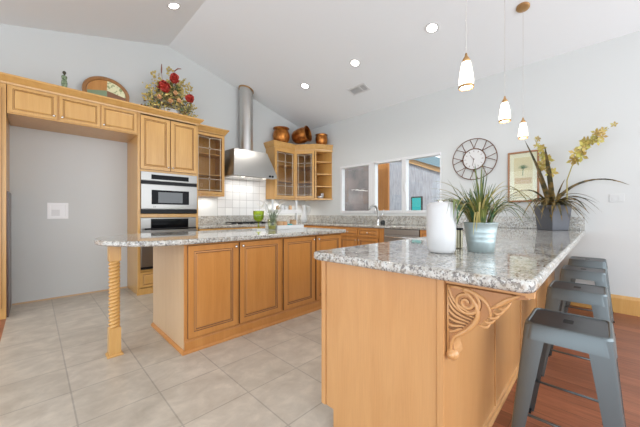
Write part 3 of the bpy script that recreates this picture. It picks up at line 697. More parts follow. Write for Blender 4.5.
for a in range(4):
    z = .19; c_ = at(z) - .004; q = Matrix.Rotation(R(90 * a), 3, 'Z')
    bm = B(); pts = [q @ Vector((-c_ + .012, -c_ + .004, z)), q @ Vector((c_ - .012, -c_ + .004, z))]
    tube(bm, pts, .0065, 8); obj('rung', bm, M['gun'], st, smooth=True)
bm = B(); c_ = at(.52) - .012
for sgn in (-1, 1): tube(bm, [(-c_, -c_ * sgn, .515), (0, 0, .54), (c_, c_ * sgn, .515)], .006, 8)
obj('cross_brace', bm, M['black'], st, smooth=True)
st.location = (1.79, .115, 0)
dup(st, (2.67, .125, 0), 0, 'second gunmetal bar stool from the front, behind the nearest one', 'metal bar stools along the peninsula')
dup(st, (3.58, .125, 0), 0, 'third gunmetal bar stool from the front, second from the far wall', 'metal bar stools along the peninsula')
dup(st, (4.40, .12, 0), 0, 'farthest gunmetal bar stool, against the far wall', 'metal bar stools along the peninsula')

# ------------------------------------------------------------ ceiling fixtures
pd = thing('pendant_light', 'nearest and largest-looking pendant lamp with glowing glass shade', 'pendant light', (1.97, .625, 1.935), 'pendants over the peninsula')
def pendant(px, py, lab, first=False):
    t = thing('pendant_light', lab, 'pendant light', (px, py, ceil(px)), 'pendants over the peninsula'); z0 = 1.93; zc = ceil(px)
    ang = math.atan(.257); mt = Matrix.Rotation(ang, 3, 'Y')
    bm = B(); lathe(bm, [(.062, -.001), (.062, -.012), (.05, -.022), (.012, -.028)], (px, py, zc - .001), 24, 0, True, mt); obj('canopy', bm, M['brass'], t, smooth='angle')
    bm = B(); tube(bm, [(px, py, zc - .02), (px, py, z0 + .215)], .0022, 6); obj('cord', bm, M['nickel'], t)
    bm = B(); lathe(bm, [(.026, .165), (.022, .185), (.010, .205), (.006, .225), (.001, .226)], (px, py, z0), 16); obj('cap', bm, M['brass'], t, smooth=True)
    bm = B(); lathe(bm, [(.043, .012), (.0435, .05), (.038, .10), (.031, .14), (.025, .168)], (px, py, z0), 24, caps=False); s_ = obj('lamp_shade', bm, M['shade'], t, smooth=True); s_['label'] = 'glowing white glass shade'
    bm = B(); lathe(bm, [(.041, 0), (.046, 0), (.046, .014), (.041, .014), (.041, 0)], (px, py, z0), 24, caps=False); obj('ring', bm, M['brass'], t, smooth='angle')
    bm = B(); sphere(bm, (px, py, z0 + .05), .024, seg=12); obj('bulb', bm, M['lamp'], t, smooth=True)
bpy.data.objects.remove(pd)
pendant(1.97, .625, 'nearest pendant lamp with glowing glass shade, hanging leftmost of three')
pendant(2.93, .612, 'middle pendant lamp with glowing glass shade')
pendant(3.72, .608, 'farthest pendant lamp, its round brass canopy visible on the ceiling')
for x, y, lab in ((1.286, 3.953, 'recessed ceiling light left of the ridge, nearest the top edge'), (3.449, 3.806, 'recessed ceiling light nearest the range hood duct'),
                  (3.457, 2.68, 'recessed ceiling light in the middle of the right slope near the vent'), (3.471, 1.495, 'recessed ceiling light right of the vent, nearest the pendants')):
    s_ = math.atan(.257) if x > RX else -math.atan(.275); mt = Matrix.Rotation(s_, 3, 'Y')
    t = thing('recessed_light', lab, 'ceiling light', (x, y, ceil(x)), 'recessed ceiling lights')
    bm = B(); lathe(bm, [(.058, -.003), (.082, -.006), (.088, -.001), (.058, -.001), (.058, -.003)], (x, y, ceil(x)), 28, 0, False, mt); obj('trim_ring', bm, M['white'], t, smooth='angle')
    bm = B(); lathe(bm, [(.057, -.001), (.057, -.003)], (x, y, ceil(x)), 24, 0, True, mt); obj('lens', bm, M['lamp'], t)
    sp_ = bpy.data.lights.new('spot', 'SPOT'); sp_.energy = 38; sp_.spot_size = R(125); sp_.spot_blend = .8; sp_.shadow_soft_size = .09; sp_.color = (1, .97, .92)
    so_ = bpy.data.objects.new('spot', sp_); so_.location = (0, 0, -.03); so_.parent = t; C.objects.link(so_)
vt = thing('ceiling_vent', 'white rectangular air vent grille on the right ceiling slope', 'vent', (3.985, 3.01, ceil(3.985)))
mt = Matrix.Rotation(math.atan(.257), 3, 'Y'); vc = Vector((3.985, 3.01, ceil(3.985)))
def tbox(bm, a): 
    n0 = len(bm.verts); box(bm, *a); bm.verts.ensure_lookup_table()
    for v_ in list(bm.verts)[n0:]: v_.co = mt @ v_.co + vc
bm = B()
for a in ((-.10, -.075, -.18, .18), (.075, .10, -.18, .18), (-.075, .075, -.18, -.155), (-.075, .075, .155, .18), (-.075, .075, -.06, -.05)): tbox(bm, (*a, -.010, -.001))
obj('frame', bm, M['white'], vt)
bm = B(); tbox(bm, (-.075, .075, -.155, .155, -.003, -.001)); obj('backing', bm, M['dark_grey'], vt)
bm = B()
for k in range(9): x = -.068 + k * .017; tbox(bm, (x - .004, x + .004, -.155, .155, -.008, -.004))
obj('slat', bm, M['white'], vt)

# ------------------------------------------------------------ wall things on the window wall
ck = thing('wall_clock', 'large round openwork wire wall clock on the window wall', 'clock', (XW, 1.36, 1.93))
cy_, cz_, xk = 1.36, 1.93, XW - .025
circ = lambda r, n=48: [(xk, cy_ + r * math.cos(2 * math.pi * k / n), cz_ + r * math.sin(2 * math.pi * k / n)) for k in range(n + 1)]
bm = B(); tube(bm, circ(.303), .006, 8); obj('outer_ring', bm, M['rust'], ck, smooth=True)
bm = B(); tube(bm, circ(.155), .007, 8); obj('inner_ring', bm, M['rust'], ck, smooth=True)
bm = B()
for k in range(8):
    a0 = math.pi / 2 + k * math.pi / 4
    for s_ in (-1, 1):
        pts = []
        for i in range(9):
            t = i / 8; r = .158 + .145 * t; a_ = a0 + s_ * .19 * t ** .75; pts.append((xk, cy_ + r * math.cos(a_), cz_ + r * math.sin(a_)))
        tube(bm, pts, .005, 6)
obj('spoke', bm, M['rust'], ck, smooth=True)
bm = B(); lathe(bm, [(.145, 0), (.145, .006), (.14, .008)], (xk + .006, cy_, cz_), 40, mtx=Matrix.Rotation(R(-90), 3, 'Y')); obj('face', bm, mat('clock_face_enamel', (.66, .66, .65), .5), ck)
bm = B(); 
for k in range(12):
    a_ = k * math.pi / 6; c_, s_ = math.cos(a_), math.sin(a_); tube(bm, [(xk - .004, cy_ + .105 * c_, cz_ + .105 * s_), (xk - .004, cy_ + .13 * c_, cz_ + .13 * s_)], .003, 6)
obj('hour_mark', bm, M['rust'], ck)
bm = B(); tube(bm, [(xk - .008, cy_, cz_), (xk - .008, cy_ + .05, cz_ + .06)], .003, 6); tube(bm, [(xk - .008, cy_, cz_), (xk - .008, cy_ + .02, cz_ - .1)], .0025, 6); sphere(bm, (xk - .006, cy_, cz_), .008)
obj('hand', bm, M['rust'], ck)

fr = thing('framed_print', 'wood-framed botanical print on the wall behind the plants', 'picture', (XW, .757, 1.28))
py0, py1, pz0, pz1 = .583, .932, 1.275, 1.955
bm = B(); panel(bm, (XW - .003, py1, pz0), (0, -1, 0), (-1, 0, 0), py1 - py0, pz1 - pz0, [(0, 0, 0), (0, .018, 0), (.006, .022, 0), (.022, .018, 0), (.024, .008, 0)], False); obj('frame', bm, M['brass'] if False else wood('picture_frame_wood', (.36, .17, .07), (.28, .12, .05)), fr)
obj('mat_board', bx(XW - .010, XW - .004, py0 + .022, py1 - .022, pz0 + .022, pz1 - .022), M['cream'], fr)
obj('print', bx(XW - .0115, XW - .0102, py0 + .07, py1 - .07, pz0 + .07, pz1 - .08), mat('print_paper', (.70, .62, .38), .6), fr)
bm = B()
cyp, czp = (py0 + py1) / 2, 1.72
for k in range(9):
    a_ = R(20 + k * 17.5); d_ = (math.cos(a_), math.sin(a_))
    tube(bm, [(XW - .0125, cyp + d_[0] * .005, czp + d_[1] * .005), (XW - .0125, cyp + d_[0] * .04, czp + d_[1] * .05), (XW - .0125, cyp + d_[0] * .068, czp + d_[1] * .055)], [.003, .004, .001], 5)
tube(bm, [(XW - .0125, cyp, czp), (XW - .0125, cyp + .004, czp - .09)], .004, 5)
obj('painted_palm', bm, mat('printed_green', (.12, .22, .10), .7), fr)
obj('painted_ground', bx(XW - .0125, XW - .0114, py0 + .08, py1 - .08, 1.52, 1.60), mat('printed_sand', (.55, .38, .17), .7), fr)
obj('glazing', bx(XW - .0165, XW - .0155, py0 + .02, py1 - .02, pz0 + .02, pz1 - .02), M['glass'], fr)

sw = thing('light_switch', 'white switch plate on the wall right of the tall orchid', 'switch', (XW, -.115, 1.295))
obj('plate', bx(XW - .006, XW - .0005, -.175, -.055, 1.25, 1.34), M['plate'], sw, bev=.002)
for y in (-.14, -.09): obj('toggle', bx(XW - .010, XW - .006, y - .012, y + .012, 1.27, 1.32), M['plate'], sw)

# ------------------------------------------------------------ cooktop, faucet
ct = thing('cooktop', 'black gas cooktop set in the granite below the hood', 'cooktop', (2.885, 4.76, ZC))
obj('glass_top', bx(2.50, 3.27, 4.52, 5.02, ZC + .001, ZC + .008), M['steel'], ct, bev=.003)
for x in (2.64, 2.885, 3.13):
    for y in (4.65, 4.89):
        bm = B(); lathe(bm, [(.045, 0), (.045, .012), (.03, .018), (.001, .018)], (x, y, ZC + .0085), 16); obj('burner', bm, M['black'], ct, smooth='angle')
    bm = B()
    for d_ in (-.10, 0, .10): box(bm, x + d_ - .005, x + d_ + .005, 4.54, 5.0, ZC + .030, ZC + .040)
    for y in (4.54, 4.65, 4.77, 4.89, 4.99): box(bm, x - .11, x + .11, y - .005, y + .005, ZC + .030, ZC + .040)
    for dx in (-.10, .10):
        for y in (4.545, 4.995): box(bm, x + dx - .005, x + dx + .005, y - .005, y + .005, ZC + .009, ZC + .030)
    obj('grate', bm, M['black'], ct)
fc = thing('faucet', 'chrome kitchen faucet with arched spout below the window', 'faucet', (4.47, 2.93, ZC))
bm = B(); lathe(bm, [(.035, .001), (.035, .012), (.022, .02), (.022, .09), (.018, .10)], (4.47, 2.93, ZC), 16); obj('base', bm, M['chrome'], fc, smooth='angle')
pts = bez((4.47, 2.93, 1.01), (4.50, 2.94, 1.30), (4.36, 2.96, 1.31), (4.25, 2.98, 1.20), 12)
bm = B(); tube(bm, pts, [.020] * 9 + [.019, .021, .024, .023], 10); obj('spout', bm, M['steel'], fc, smooth=True)
bm = B(); tube(bm, [(4.47, 2.93, 1.02), (4.50, 2.86, 1.08), (4.51, 2.84, 1.19)], [.009, .008, .006], 8); obj('lever', bm, M['chrome'], fc, smooth=True)
bm = B(); lathe(bm, [(.035, 0), (.042, .02), (.042, .05), (.03, .075), (.01, .08)], (4.42, 2.80, ZC + .001), 16); o = obj('scrubber_pot', bm, M['soap'], origin=(4.42, 2.80, ZC), smooth=True); tag(o, 'small round black scrubber pot beside the faucet', 'pot')

# ------------------------------------------------------------ things on the peninsula
zc = ZC + .0005
jr = thing('white_canister', 'tall smooth white canister with rounded edges on the peninsula', 'canister', (1.474, .588, ZC))
bm = B(); lathe(bm, [(.052, 0), (.063, .006), (.068, .02), (.0705, .10), (.0705, .222), (.067, .244), (.056, .255), (.03, .258), (.001, .258)], (1.474, .588, zc), 36); obj('body', bm, M['ceramic'], jr, smooth=True)
bm = B(); lathe(bm, [(.016, 0), (.016, .007), (.012, .009), (.001, .009)], (1.474, .588, zc + .2575), 18); obj('spout_cap', bm, M['nickel'], jr, smooth='angle')
cd = thing('candle_tumbler', 'small grey-gold tumbler with black lid behind the white canister', 'jar', (1.72, .587, ZC))
bm = B(); lathe(bm, [(.020, 0), (.023, .004), (.023, .105), (.001, .105)], (1.72, .587, zc), 20); obj('body', bm, mat('smoky_gold_glass', (.38, .35, .24), .2, .5), cd, smooth='angle')
bm = B(); lathe(bm, [(.0245, 0), (.0245, .012), (.001, .013)], (1.72, .587, zc + .1055), 20); obj('lid', bm, M['black'], cd, smooth='angle')

def blade(bm, base, az, L, rise, reach, droop, wd, n=9, mi=0, twist=0):
    """folded strap leaf: rises, arches outward, then droops"""
    h = Vector((math.cos(az), math.sin(az), 0)); side = Vector((-math.sin(az + twist), math.cos(az + twist), 0)); prev = None; base = Vector(base)
    for i in range(n + 1):
        t = i / n; p = base + h * (reach * L * (t ** 1.35)) + Vector((0, 0, L * (rise * t - droop * t ** 2.4)))
        ww = wd * (math.sin(math.pi * min(1, .22 + .78 * t)) ** .8) * .5 + .0006
        c_ = p - Vector((0, 0, ww * .5)) if reach > .15 else p - h * ww * .5
        r = [bm.verts.new(p - side * ww), bm.verts.new(c_), bm.verts.new(p + side * ww)]
        if prev:
            for k in (0, 1): f_ = bm.faces.new((prev[k], prev[k + 1], r[k + 1], r[k])); f_.material_index = mi; f_.smooth = True
        prev = r
GX, GY = 1.661, .456
gp = thing('potted_grass', 'spiky green houseplant in a ribbed galvanised pot on the peninsula', 'plant', (GX, GY, ZC))
prof = [(.060, 0), (.062, .002), (.067, .05), (.0682, .054), (.0678, .058), (.0698, .075), (.071, .079), (.0706, .083), (.0727, .100), (.074, .104), (.0735, .108), (.079, .148), (.0815, .150), (.0815, .153), (.077, .153), (.070, .09), (.057, .01)]
bm = B(); lathe(bm, prof, (GX, GY, zc), 36); obj('pot', bm, M['zinc'], gp, smooth=True)
bm = B(); lathe(bm, [(.001, .135), (.0745, .135), (.0745, .139), (.001, .142)], (GX, GY, zc), 24); obj('soil', bm, M['soil'], gp)
bm = B(); r_ = random.Random(3)
for k in range(120):
    az = r_.uniform(0, 2 * math.pi); rad = r_.uniform(0, .06); b0 = (GX + rad * math.cos(az), GY + rad * math.sin(az), zc + .138)
    q = r_.random()
    if q < .6: blade(bm, b0, az + r_.uniform(-.5, .5), r_.uniform(.15, .27), r_.uniform(.8, 1.0), r_.uniform(.1, .5), r_.uniform(0, .2), .0062, mi=0)
    else: blade(bm, b0, az + r_.uniform(-.4, .4), r_.uniform(.2, .32), r_.uniform(.85, 1.1), r_.uniform(.5, .9), r_.uniform(.3, .7), .0062, mi=r_.choice((0, 0, 1)))
for sd, fw, L, ri, re, dr in ((1, .1, .50, 1.35, .70, 1.38), (1, -.1, .44, 1.3, .72, 1.2), (1, -.1, .33, 1.1, .8, .7), (-1, .2, .30, 1.15, .85, .5), (-1, .0, .29, 1.1, .85, .9), (-1, -.2, .28, .9, .9, .9), (-1, .1, .25, .8, .8, 1.0), (-1, .3, .34, 1.2, .7, .5), (1, .3, .30, 1.2, .6, .4), (1, -.5, .28, 1.0, .8, .8)):
    v_ = Vector((math.sin(YAW), -math.cos(YAW), 0)) * sd + Vector((math.cos(YAW), math.sin(YAW), 0)) * fw
    blade(bm, (GX, GY, zc + .14), math.atan2(v_.y, v_.x), L, ri, re, dr, .0095, 14, 1)
for k in range(46):
    az = r_.uniform(0, 2 * math.pi)
    blade(bm, (GX + .05 * math.cos(az), GY + .05 * math.sin(az), zc + .139), az + r_.uniform(-.3, .3), r_.uniform(.2, .3), r_.uniform(1.1, 1.4), r_.uniform(.6, .85), r_.uniform(.9, 1.35), .0075, 12, mi=r_.choice((0, 0, 1)))
for k in range(7): blade(bm, (GX, GY, zc + .138), r_.uniform(0, 6.28), r_.uniform(.28, .34), 1.0, .15, 0, .009, mi=0)
for v_ in bm.verts:
    d_ = Vector((v_.co.x - 1.474, v_.co.y - .588)); 
    if d_.length < .082 and v_.co.z < zc + .268: v_.co.z = zc + .268 + .003 * rng.random()
o = obj('foliage', bm, [M['grass_leaf'], M['grass_tip']], gp, recalc=False); o['kind'] = 'stuff'

OX, OY = 4.43, .43
op = thing('potted_orchid', 'orchid with strap leaves and yellow flower spikes in a square grey planter', 'plant', (OX, OY, ZC))
bm = B(); q = Matrix.Rotation(R(45 + 6), 3, 'Z'); prev = None; LR = [(.100, 0), (.104, .004), (.127, .295), (.129, .30), (.120, .30), (.114, .25)]
for h, z in LR:
    r = [bm.verts.new(q @ Vector((a * h, b_ * h, 0)) + Vector((OX, OY, zc + z))) for a, b_ in ((-1, -1), (1, -1), (1, 1), (-1, 1))]
    if prev: ring_faces(bm, prev, r)
    else: bm.faces.new(r[::-1])
    prev = r
bm.faces.new(prev); o = obj('planter', bm, M['planter'], op)
bm = B(); sphere(bm, (OX, OY, zc + .245), .105, (1, 1, .2), 16); obj('soil', bm, M['soil'], op, smooth=True)
bm = B(); zt = zc + .25; r_ = random.Random(11)
# image right is (sin, -cos); far = forward
def dirang(side, fwd=0):  # side +1 = right in the photo
    v_ = Vector((math.sin(YAW), -math.cos(YAW), 0)) * side + Vector((math.cos(YAW), math.sin(YAW), 0)) * fwd; return math.atan2(v_.y, v_.x)
for side, fwd, L, ri, re, dr, wd in ((1, -.25, .86, 1.05, .88, .74, .075), (1, -.5, .60, .95, .75, 1.0, .03), (1, -.1, .50, .8, .85, .9, .028), (1, -.9, .5, .9, .7, 1.0, .03),
        (-1, -.2, .72, .95, .9, .8, .035), (-1, -.5, .65, .8, .85, .95, .028), (-1, -.8, .55, .9, .8, 1.1, .03), (-1, -.1, .62, .7, 1.0, .75, .026), (-.5, -1, .5, .7, .6, .95, .035), (.3, -1, .48, .7, .65, 1.0, .035),
        (-1, 0, .78, 1.1, .42, .0, .055), (-.5, -.3, .74, 1.02, .30, .0, .06), (-1, -.3, .50, 1.0, .40, .1, .035), (.5, 0, .45, 1, .3, .15, .04), (-.2, -1, .40, 1, .4, .5, .04), (.6, -.7, .42, .9, .6, .8, .035)):
    blade(bm, (OX + r_.uniform(-.04, .04), OY + r_.uniform(-.04, .04), zt - .01), dirang(side, fwd), L, ri, re, dr, wd, 12, 0, r_.uniform(-.3, .3))
for k in range(42):
    blade(bm, (OX + r_.uniform(-.07, .07), OY + r_.uniform(-.07, .07), zt - .01), dirang(r_.uniform(-1, 1), -.15 + r_.uniform(-.8, .15)), r_.uniform(.28, .6), r_.uniform(.6, 1), r_.uniform(.4, 1), r_.uniform(.6, 1.1), r_.uniform(.025, .042), 10, 0)
for v_ in bm.verts:
    v_.co.x = min(v_.co.x, 4.585 + .01 * math.sin(v_.co.z * 40))
o = obj('foliage', bm, M['orchid_leaf'], op, recalc=False); o['kind'] = 'stuff'
def spike(pts, flo, n, size, name='flower_spike'):
    bm = B(); tube(bm, pts, [.007 - .004 * i / (len(pts) - 1) for i in range(len(pts))], 6, 1)
    m_ = len(pts)
    for i in range(n):
        t = flo + (1 - flo) * i / (n - 1); f_ = t * (m_ - 1); j = min(int(f_), m_ - 2); p = Vector(pts[j]).lerp(Vector(pts[j + 1]), f_ - j)
        c_ = p + Vector((r_.uniform(-1, 1), r_.uniform(-1, 1), r_.uniform(-1, .8))) * size * .6
        sc = size * (1 - .5 * (i / (n - 1)) ** 2); nrm = (Vector((-.8, .1, .1)) + Vector((r_.uniform(-.5, .5), r_.uniform(-.6, .6), r_.uniform(-.5, .5)))).normalized()
        qq = nrm.to_track_quat('Z', 'Y').to_matrix()
        for k in range(5):
            a_ = 2 * math.pi * k / 5 + i; d_ = qq @ Vector((math.cos(a_), math.sin(a_), .25)); s_ = qq @ Vector((-math.sin(a_), math.cos(a_), 0))
            vs = [bm.verts.new(c_), bm.verts.new(c_ + d_ * sc * .55 + s_ * sc * .28), bm.verts.new(c_ + d_ * sc), bm.verts.new(c_ + d_ * sc * .55 - s_ * sc * .28)]
            bm.faces.new(vs)
        sphere(bm, c_ + qq @ Vector((0, 0, sc * .15)), sc * .2, seg=6)
    o = obj(name, bm, [M['orchid_flower'], M['grass_tip']], op, recalc=False); return o
def imgp(dr, dz, df=0):  # offset seen from the front: right, up, away
    return (OX + math.sin(YAW) * dr * .75 + math.cos(YAW) * df, OY - math.cos(YAW) * dr, zt + dz)
def fp(u, v, x):   # point of the plane x=const at height v
    f_ = 284.4; k = (u - 320) / f_; dx = math.cos(YAW) + math.sin(YAW) * k; dy = math.sin(YAW) - math.cos(YAW) * k; t = x / dx; return (x, dy * t, 1.12 + (213.5 - v) / f_ * t)
spike([fp(567, 200, 4.44), fp(567, 180, 4.42), fp(573, 163, 4.40), fp(583, 148, 4.38), (4.37, *fp(596, 137, 4.37)[1:]), fp(609, 128, 4.36)], .42, 20, .072)
spike([fp(556, 200, 4.42), fp(550, 180, 4.40), fp(546, 165, 4.38), fp(540, 150, 4.36), fp(535, 140, 4.35)], .35, 16, .07)

# ------------------------------------------------------------ things on the island
gg = thing('green_goblet', 'footed green glass goblet on a white coaster on the island', 'goblet', (1.92, 2.955, ZC))
bm = B(); lathe(bm, [(.030, .005), (.034, .008), (.010, .02), (.009, .07), (.02, .085), (.052, .105), (.064, .14), (.066, .215), (.063, .215), (.060, .14), (.048, .11), (.01, .092)], (1.92, 2.955, zc + .016), 24, caps=False); obj('bowl', bm, M['green_glass'], gg, smooth=True)
bm = B(); lathe(bm, [(.045, .10), (.055, .13), (.057, .17), (.001, .17)], (1.92, 2.955, zc + .016), 20, caps=False); obj('filling', bm, mat('lime_wax', (.34, .38, .04), .4), gg, smooth=True)
o = obj('coaster', bx(1.865, 1.975, 2.90, 3.01, zc, zc + .016), M['white'], origin=(1.92, 2.955, ZC), bev=.002); tag(o, 'square white coaster under the green goblet', 'coaster')
VX, VY = 2.065, 2.88
vs_ = thing('grass_vase', 'pale glass vase of thin grey-green grass beside the goblet', 'vase', (VX, VY, ZC))
bm = B(); lathe(bm, [(.040, 0), (.045, .004), (.052, .06), (.060, .13), (.057, .13), (.048, .06), (.04, .012)], (VX, VY, zc), 20); obj('glass', bm, M['pale_glass'], vs_, smooth=True)
bm = B(); lathe(bm, [(.001, .014), (.037, .014), (.043, .05), (.001, .052)], (VX, VY, zc), 16); obj('pebbles', bm, mat('olive_pebbles', (.45, .42, .16), .6), vs_)
bm = B(); r_ = random.Random(5)
for k in range(34): blade(bm, (VX + r_.uniform(-.02, .02), VY + r_.uniform(-.02, .02), zc + .055), r_.uniform(0, 6.28), r_.uniform(.2, .30), r_.uniform(.85, 1), r_.uniform(.1, .6), r_.uniform(0, .35), .008)
o = obj('foliage', bm, leafmat('grey_green_leaf', (.10, .15, .09), (.30, .34, .22)), vs_, recalc=False); o['kind'] = 'stuff'
bm = B()
for k, (side, L) in enumerate(((-.9, .40), (-.5, .38), (.5, .40), (.8, .36), (-1.2, .34))):
    a_ = dirang(side, .1); tube(bm, [(VX, VY, zc + .06), (VX + math.cos(a_) * .05 * abs(side), VY + math.sin(a_) * .05 * abs(side), zc + L * .6), (VX + math.cos(a_) * .14 * abs(side), VY + math.sin(a_) * .14 * abs(side), zc + L * .9)], .002, 5)
    blade(bm, (VX + math.cos(a_) * .10 * abs(side), VY + math.sin(a_) * .10 * abs(side), zc + L * .78), a_, .12, .7, .8, .1, .024, 6); blade(bm, (VX + math.cos(a_) * .11 * abs(side), VY + math.sin(a_) * .11 * abs(side), zc + L * .8), a_ + 2.5, .09, .6, .5, .1, .02, 6)
obj('white_flower', bm, M['white_petal'], vs_, recalc=False)

TX, TY = 2.355, 2.995
tr = thing('tiered_tray', 'white two-tier wooden serving tray on the island', 'tray', (TX, TY, ZC))
def trayp(z, hw, hd, h):
    bm = B(); t_ = .012; box(bm, TX - hw, TX + hw, TY - hd, TY + hd, z, z + t_)
    for a in ((-hw, -hw + t_, -hd, hd), (hw - t_, hw, -hd, hd), (-hw + t_, hw - t_, -hd, -hd + t_), (-hw + t_, hw - t_, hd - t_, hd)): box(bm, TX + a[0], TX + a[1], TY + a[2], TY + a[3], z + t_, z + h)
    return bm
obj('lower_tray', trayp(zc, .22, .13, .05), M['white'], tr, bev=.002); obj('upper_tray', trayp(1.125, .195, .11, .045), M['white'], tr, bev=.002)
for s_ in (-1, 1):
    bm = bx(TX + s_ * .2 - .009, TX + s_ * .2 + .009, TY - .012, TY + .012, zc + .013, 1.30); obj('upright', bm, M['white'], tr, bev=.002)
for (dx, dy, z, r_0, h, mm, lab, nm) in ((-.11, -.03, .013, .04, .085, 'cork', 'round wooden pot, left in the lower tray', 'small_pot'), (-.02, .0, .013, .045, .08, 'peach', 'peach bowl in the middle of the lower tray', 'small_bowl'), (.06, -.03, .013, .035, .05, 'teal', 'small teal cup in the lower tray', 'cup'), (.14, 0, .013, .045, .10, 'cork', 'light wooden cup at right in the lower tray', 'cup')):
    bm = B(); lathe(bm, [(r_0 * .7, 0), (r_0, h * .5), (r_0 * .95, h), (r_0 * .8, h), (r_0 * .6, h * .3)], (TX + dx, TY + dy, zc + z), 16); o = obj(nm, bm, M[mm], origin=(TX + dx, TY + dy, zc + z), smooth=True); tag(o, lab, nm.split('_')[-1])
for (dx, r_0, h, mm, lab) in ((-.12, .025, .085, 'cork', 'wooden-topped spice jar, leftmost in the upper tray'), (-.05, .027, .09, 'ceramic', 'white spice jar second from left in the upper tray'), (.02, .027, .08, 'ceramic', 'white spice jar third from left in the upper tray'), (.09, .025, .09, 'cork', 'brown spice jar at right in the upper tray')):
    bm = B(); lathe(bm, [(r_0, 0), (r_0, h * .75), (r_0 * .8, h * .8), (r_0 * .85, h), (.001, h)], (TX + dx, TY, 1.138), 14); o = obj('spice_jar', bm, M[mm], origin=(TX + dx, TY, 1.138), smooth='angle'); tag(o, lab, 'jar', 'jars in the upper tray')

pc = thing('white_pitcher', 'tall white ceramic pitcher in the counter corner behind the tray', 'pitcher', (4.14, 4.60, ZC))
bm = B(); lathe(bm, [(.05, 0), (.066, .02), (.078, .09), (.06, .17), (.042, .24), (.045, .34), (.058, .38), (.05, .38), (.037, .34), (.034, .24)], (4.14, 4.60, zc), 24); obj('body', bm, M['ceramic'], pc, smooth=True)
bm = B(); tube(bm, bez((4.165, 4.575, zc + .36), (4.26, 4.48, zc + .38), (4.25, 4.49, zc + .2), (4.18, 4.56, zc + .17), 10), .010, 8); obj('handle', bm, M['ceramic'], pc, smooth=True)

# ------------------------------------------------------------ decorations on the tall cabinets
ZTOP = 2.592
fg = thing('figurine', 'slender green patina figurine of a standing woman on the alcove cabinets', 'figurine', (.268, 4.72, ZTOP))
bm = B(); lathe(bm, [(.036, 0), (.036, .012), (.030, .02), (.027, .08), (.030, .13), (.033, .16), (.024, .20), (.030, .235), (.028, .25), (.010, .26)], (.268, 4.72, ZTOP), 20); obj('body', bm, M['green_patina'], fg, smooth=True)
bm = B(); tube(bm, [(.268, 4.72, ZTOP + .25), (.268, 4.72, ZTOP + .275)], .009, 8); sphere(bm, (.268, 4.715, ZTOP + .295), .020, (1, 1, 1.25), 12); sphere(bm, (.268, 4.735, ZTOP + .305), .014, seg=8); obj('head', bm, mat('dark_bronze', (.06, .05, .03), .45, .4), fg, smooth=True); fg.scale = (.92, .92, .90)
pl = thing('oval_platter', 'oval wooden platter with coloured quarters leaning on the wall above the alcove', 'platter', (.71, 4.98, ZTOP))
hw, hh = .275, .238; tilt = R(9)
def pp(a, b_, d=0):   # oval plane coordinates -> world, leaning back to the wall
    return (.735 + a, 4.98 + (b_ + hh) * math.sin(tilt) * .6 - d, ZTOP + .003 + (b_ + hh) * math.cos(tilt))
bm = B(); rings = []
for s_, d in ((1, -.012), (1, .0), (.97, .012), (.86, .010), (.82, 0), (.82, -.012)):
    rings.append([bm.verts.new(pp(hw * s_ * math.cos(2 * math.pi * k / 48), hh * (s_ if s_ == 1 else s_ - .04) * math.sin(2 * math.pi * k / 48), d)) for k in range(48)])
for a, b_ in zip(rings, rings[1:]): ring_faces(bm, a, b_)
ring_faces(bm, rings[-1], rings[0]); obj('rim', bm, M['brass'] if False else wood('platter_rim_wood', (.36, .17, .055), (.26, .11, .03)), pl, smooth='angle')
def quarter(a0, a1, off, m_, lab):
    bm = B(); pts = []
    cx_, cz2 = off
    for k in range(13):
        a_ = R(a0 + (a1 - a0) * k / 12); pts.append((hw * .81 * math.cos(a_), hh * .77 * math.sin(a_)))
    cpt = (cx_, cz2); ptsx = [cpt] + pts
    prism(bm, ptsx, lambda p: pp(p[0], p[1], -.004), lambda p: pp(p[0], p[1], .001)); o = obj('inlay', bm, m_, pl); o['label'] = lab
c0 = (0, .04)
spk = mat('speckled_cream', (.75, .72, .45), .5); lk(spk, ramp(spk, noise(spk, coords(spk), 28), [(.40, (.30, .34, .16)), (.47, (.72, .70, .45))]), bsdf(spk).inputs['Base Color'])
quarter(-4, 88, c0, spk, 'speckled cream quarter'); quarter(88, 184, c0, wood('inlay_orange_wood', (.55, .26, .07), (.42, .17, .04)), 'orange wood quarter')
quarter(184, 272, c0, mat('inlay_green', (.20, .27, .16), .5), 'sage green quarter'); quarter(272, 356, c0, mat('inlay_brown', (.22, .10, .05), .5), 'brown quarter')

FX, FY = 1.50, 4.80
fa = thing('flower_arrangement', 'dried arrangement of red flowers and yellow sprays on the oven cabinet', 'flowers', (FX, FY, ZTOP))
bm = B(); lathe(bm, [(.07, 0), (.10, .02), (.13, .09), (.14, .13), (.13, .13), (.11, .05)], (FX, FY, ZTOP + .001), 20); obj('bowl', bm, M['ceramic'], fa, smooth=True)
r_ = random.Random(21)
bm = B()
for k in range(1100):
    az = r_.uniform(0, 6.28); el = r_.uniform(-.15, 1.5); rad = r_.uniform(.3, 1) ** .6; w_ = .38 if el < .6 else .27
    c_ = Vector((FX + math.cos(az) * math.cos(el) * w_ * rad, FY + math.sin(az) * math.cos(el) * .24 * rad, ZTOP + .14 + math.sin(el) * .46 * rad))
    if c_.y > YL - .06: c_.y = YL - .06
    if c_.z < ZTOP + .02: c_.z = ZTOP + .02
    d_ = Vector((r_.uniform(-1, 1), r_.uniform(-.6, .6), r_.uniform(-.6, 1))).normalized(); s_ = d_.cross(Vector((0, -1, .2))).normalized(); l_ = r_.uniform(.03, .065); ww = l_ * .28
    if c_.y + l_ * abs(d_.y) > YL - .01: continue
    f_ = bm.faces.new([bm.verts.new(c_ - d_ * l_ * .5), bm.verts.new(c_ + s_ * ww), bm.verts.new(c_ + d_ * l_ * .5), bm.verts.new(c_ - s_ * ww)]); f_.material_index = r_.choice((0, 0, 0, 1, 2, 2, 3))
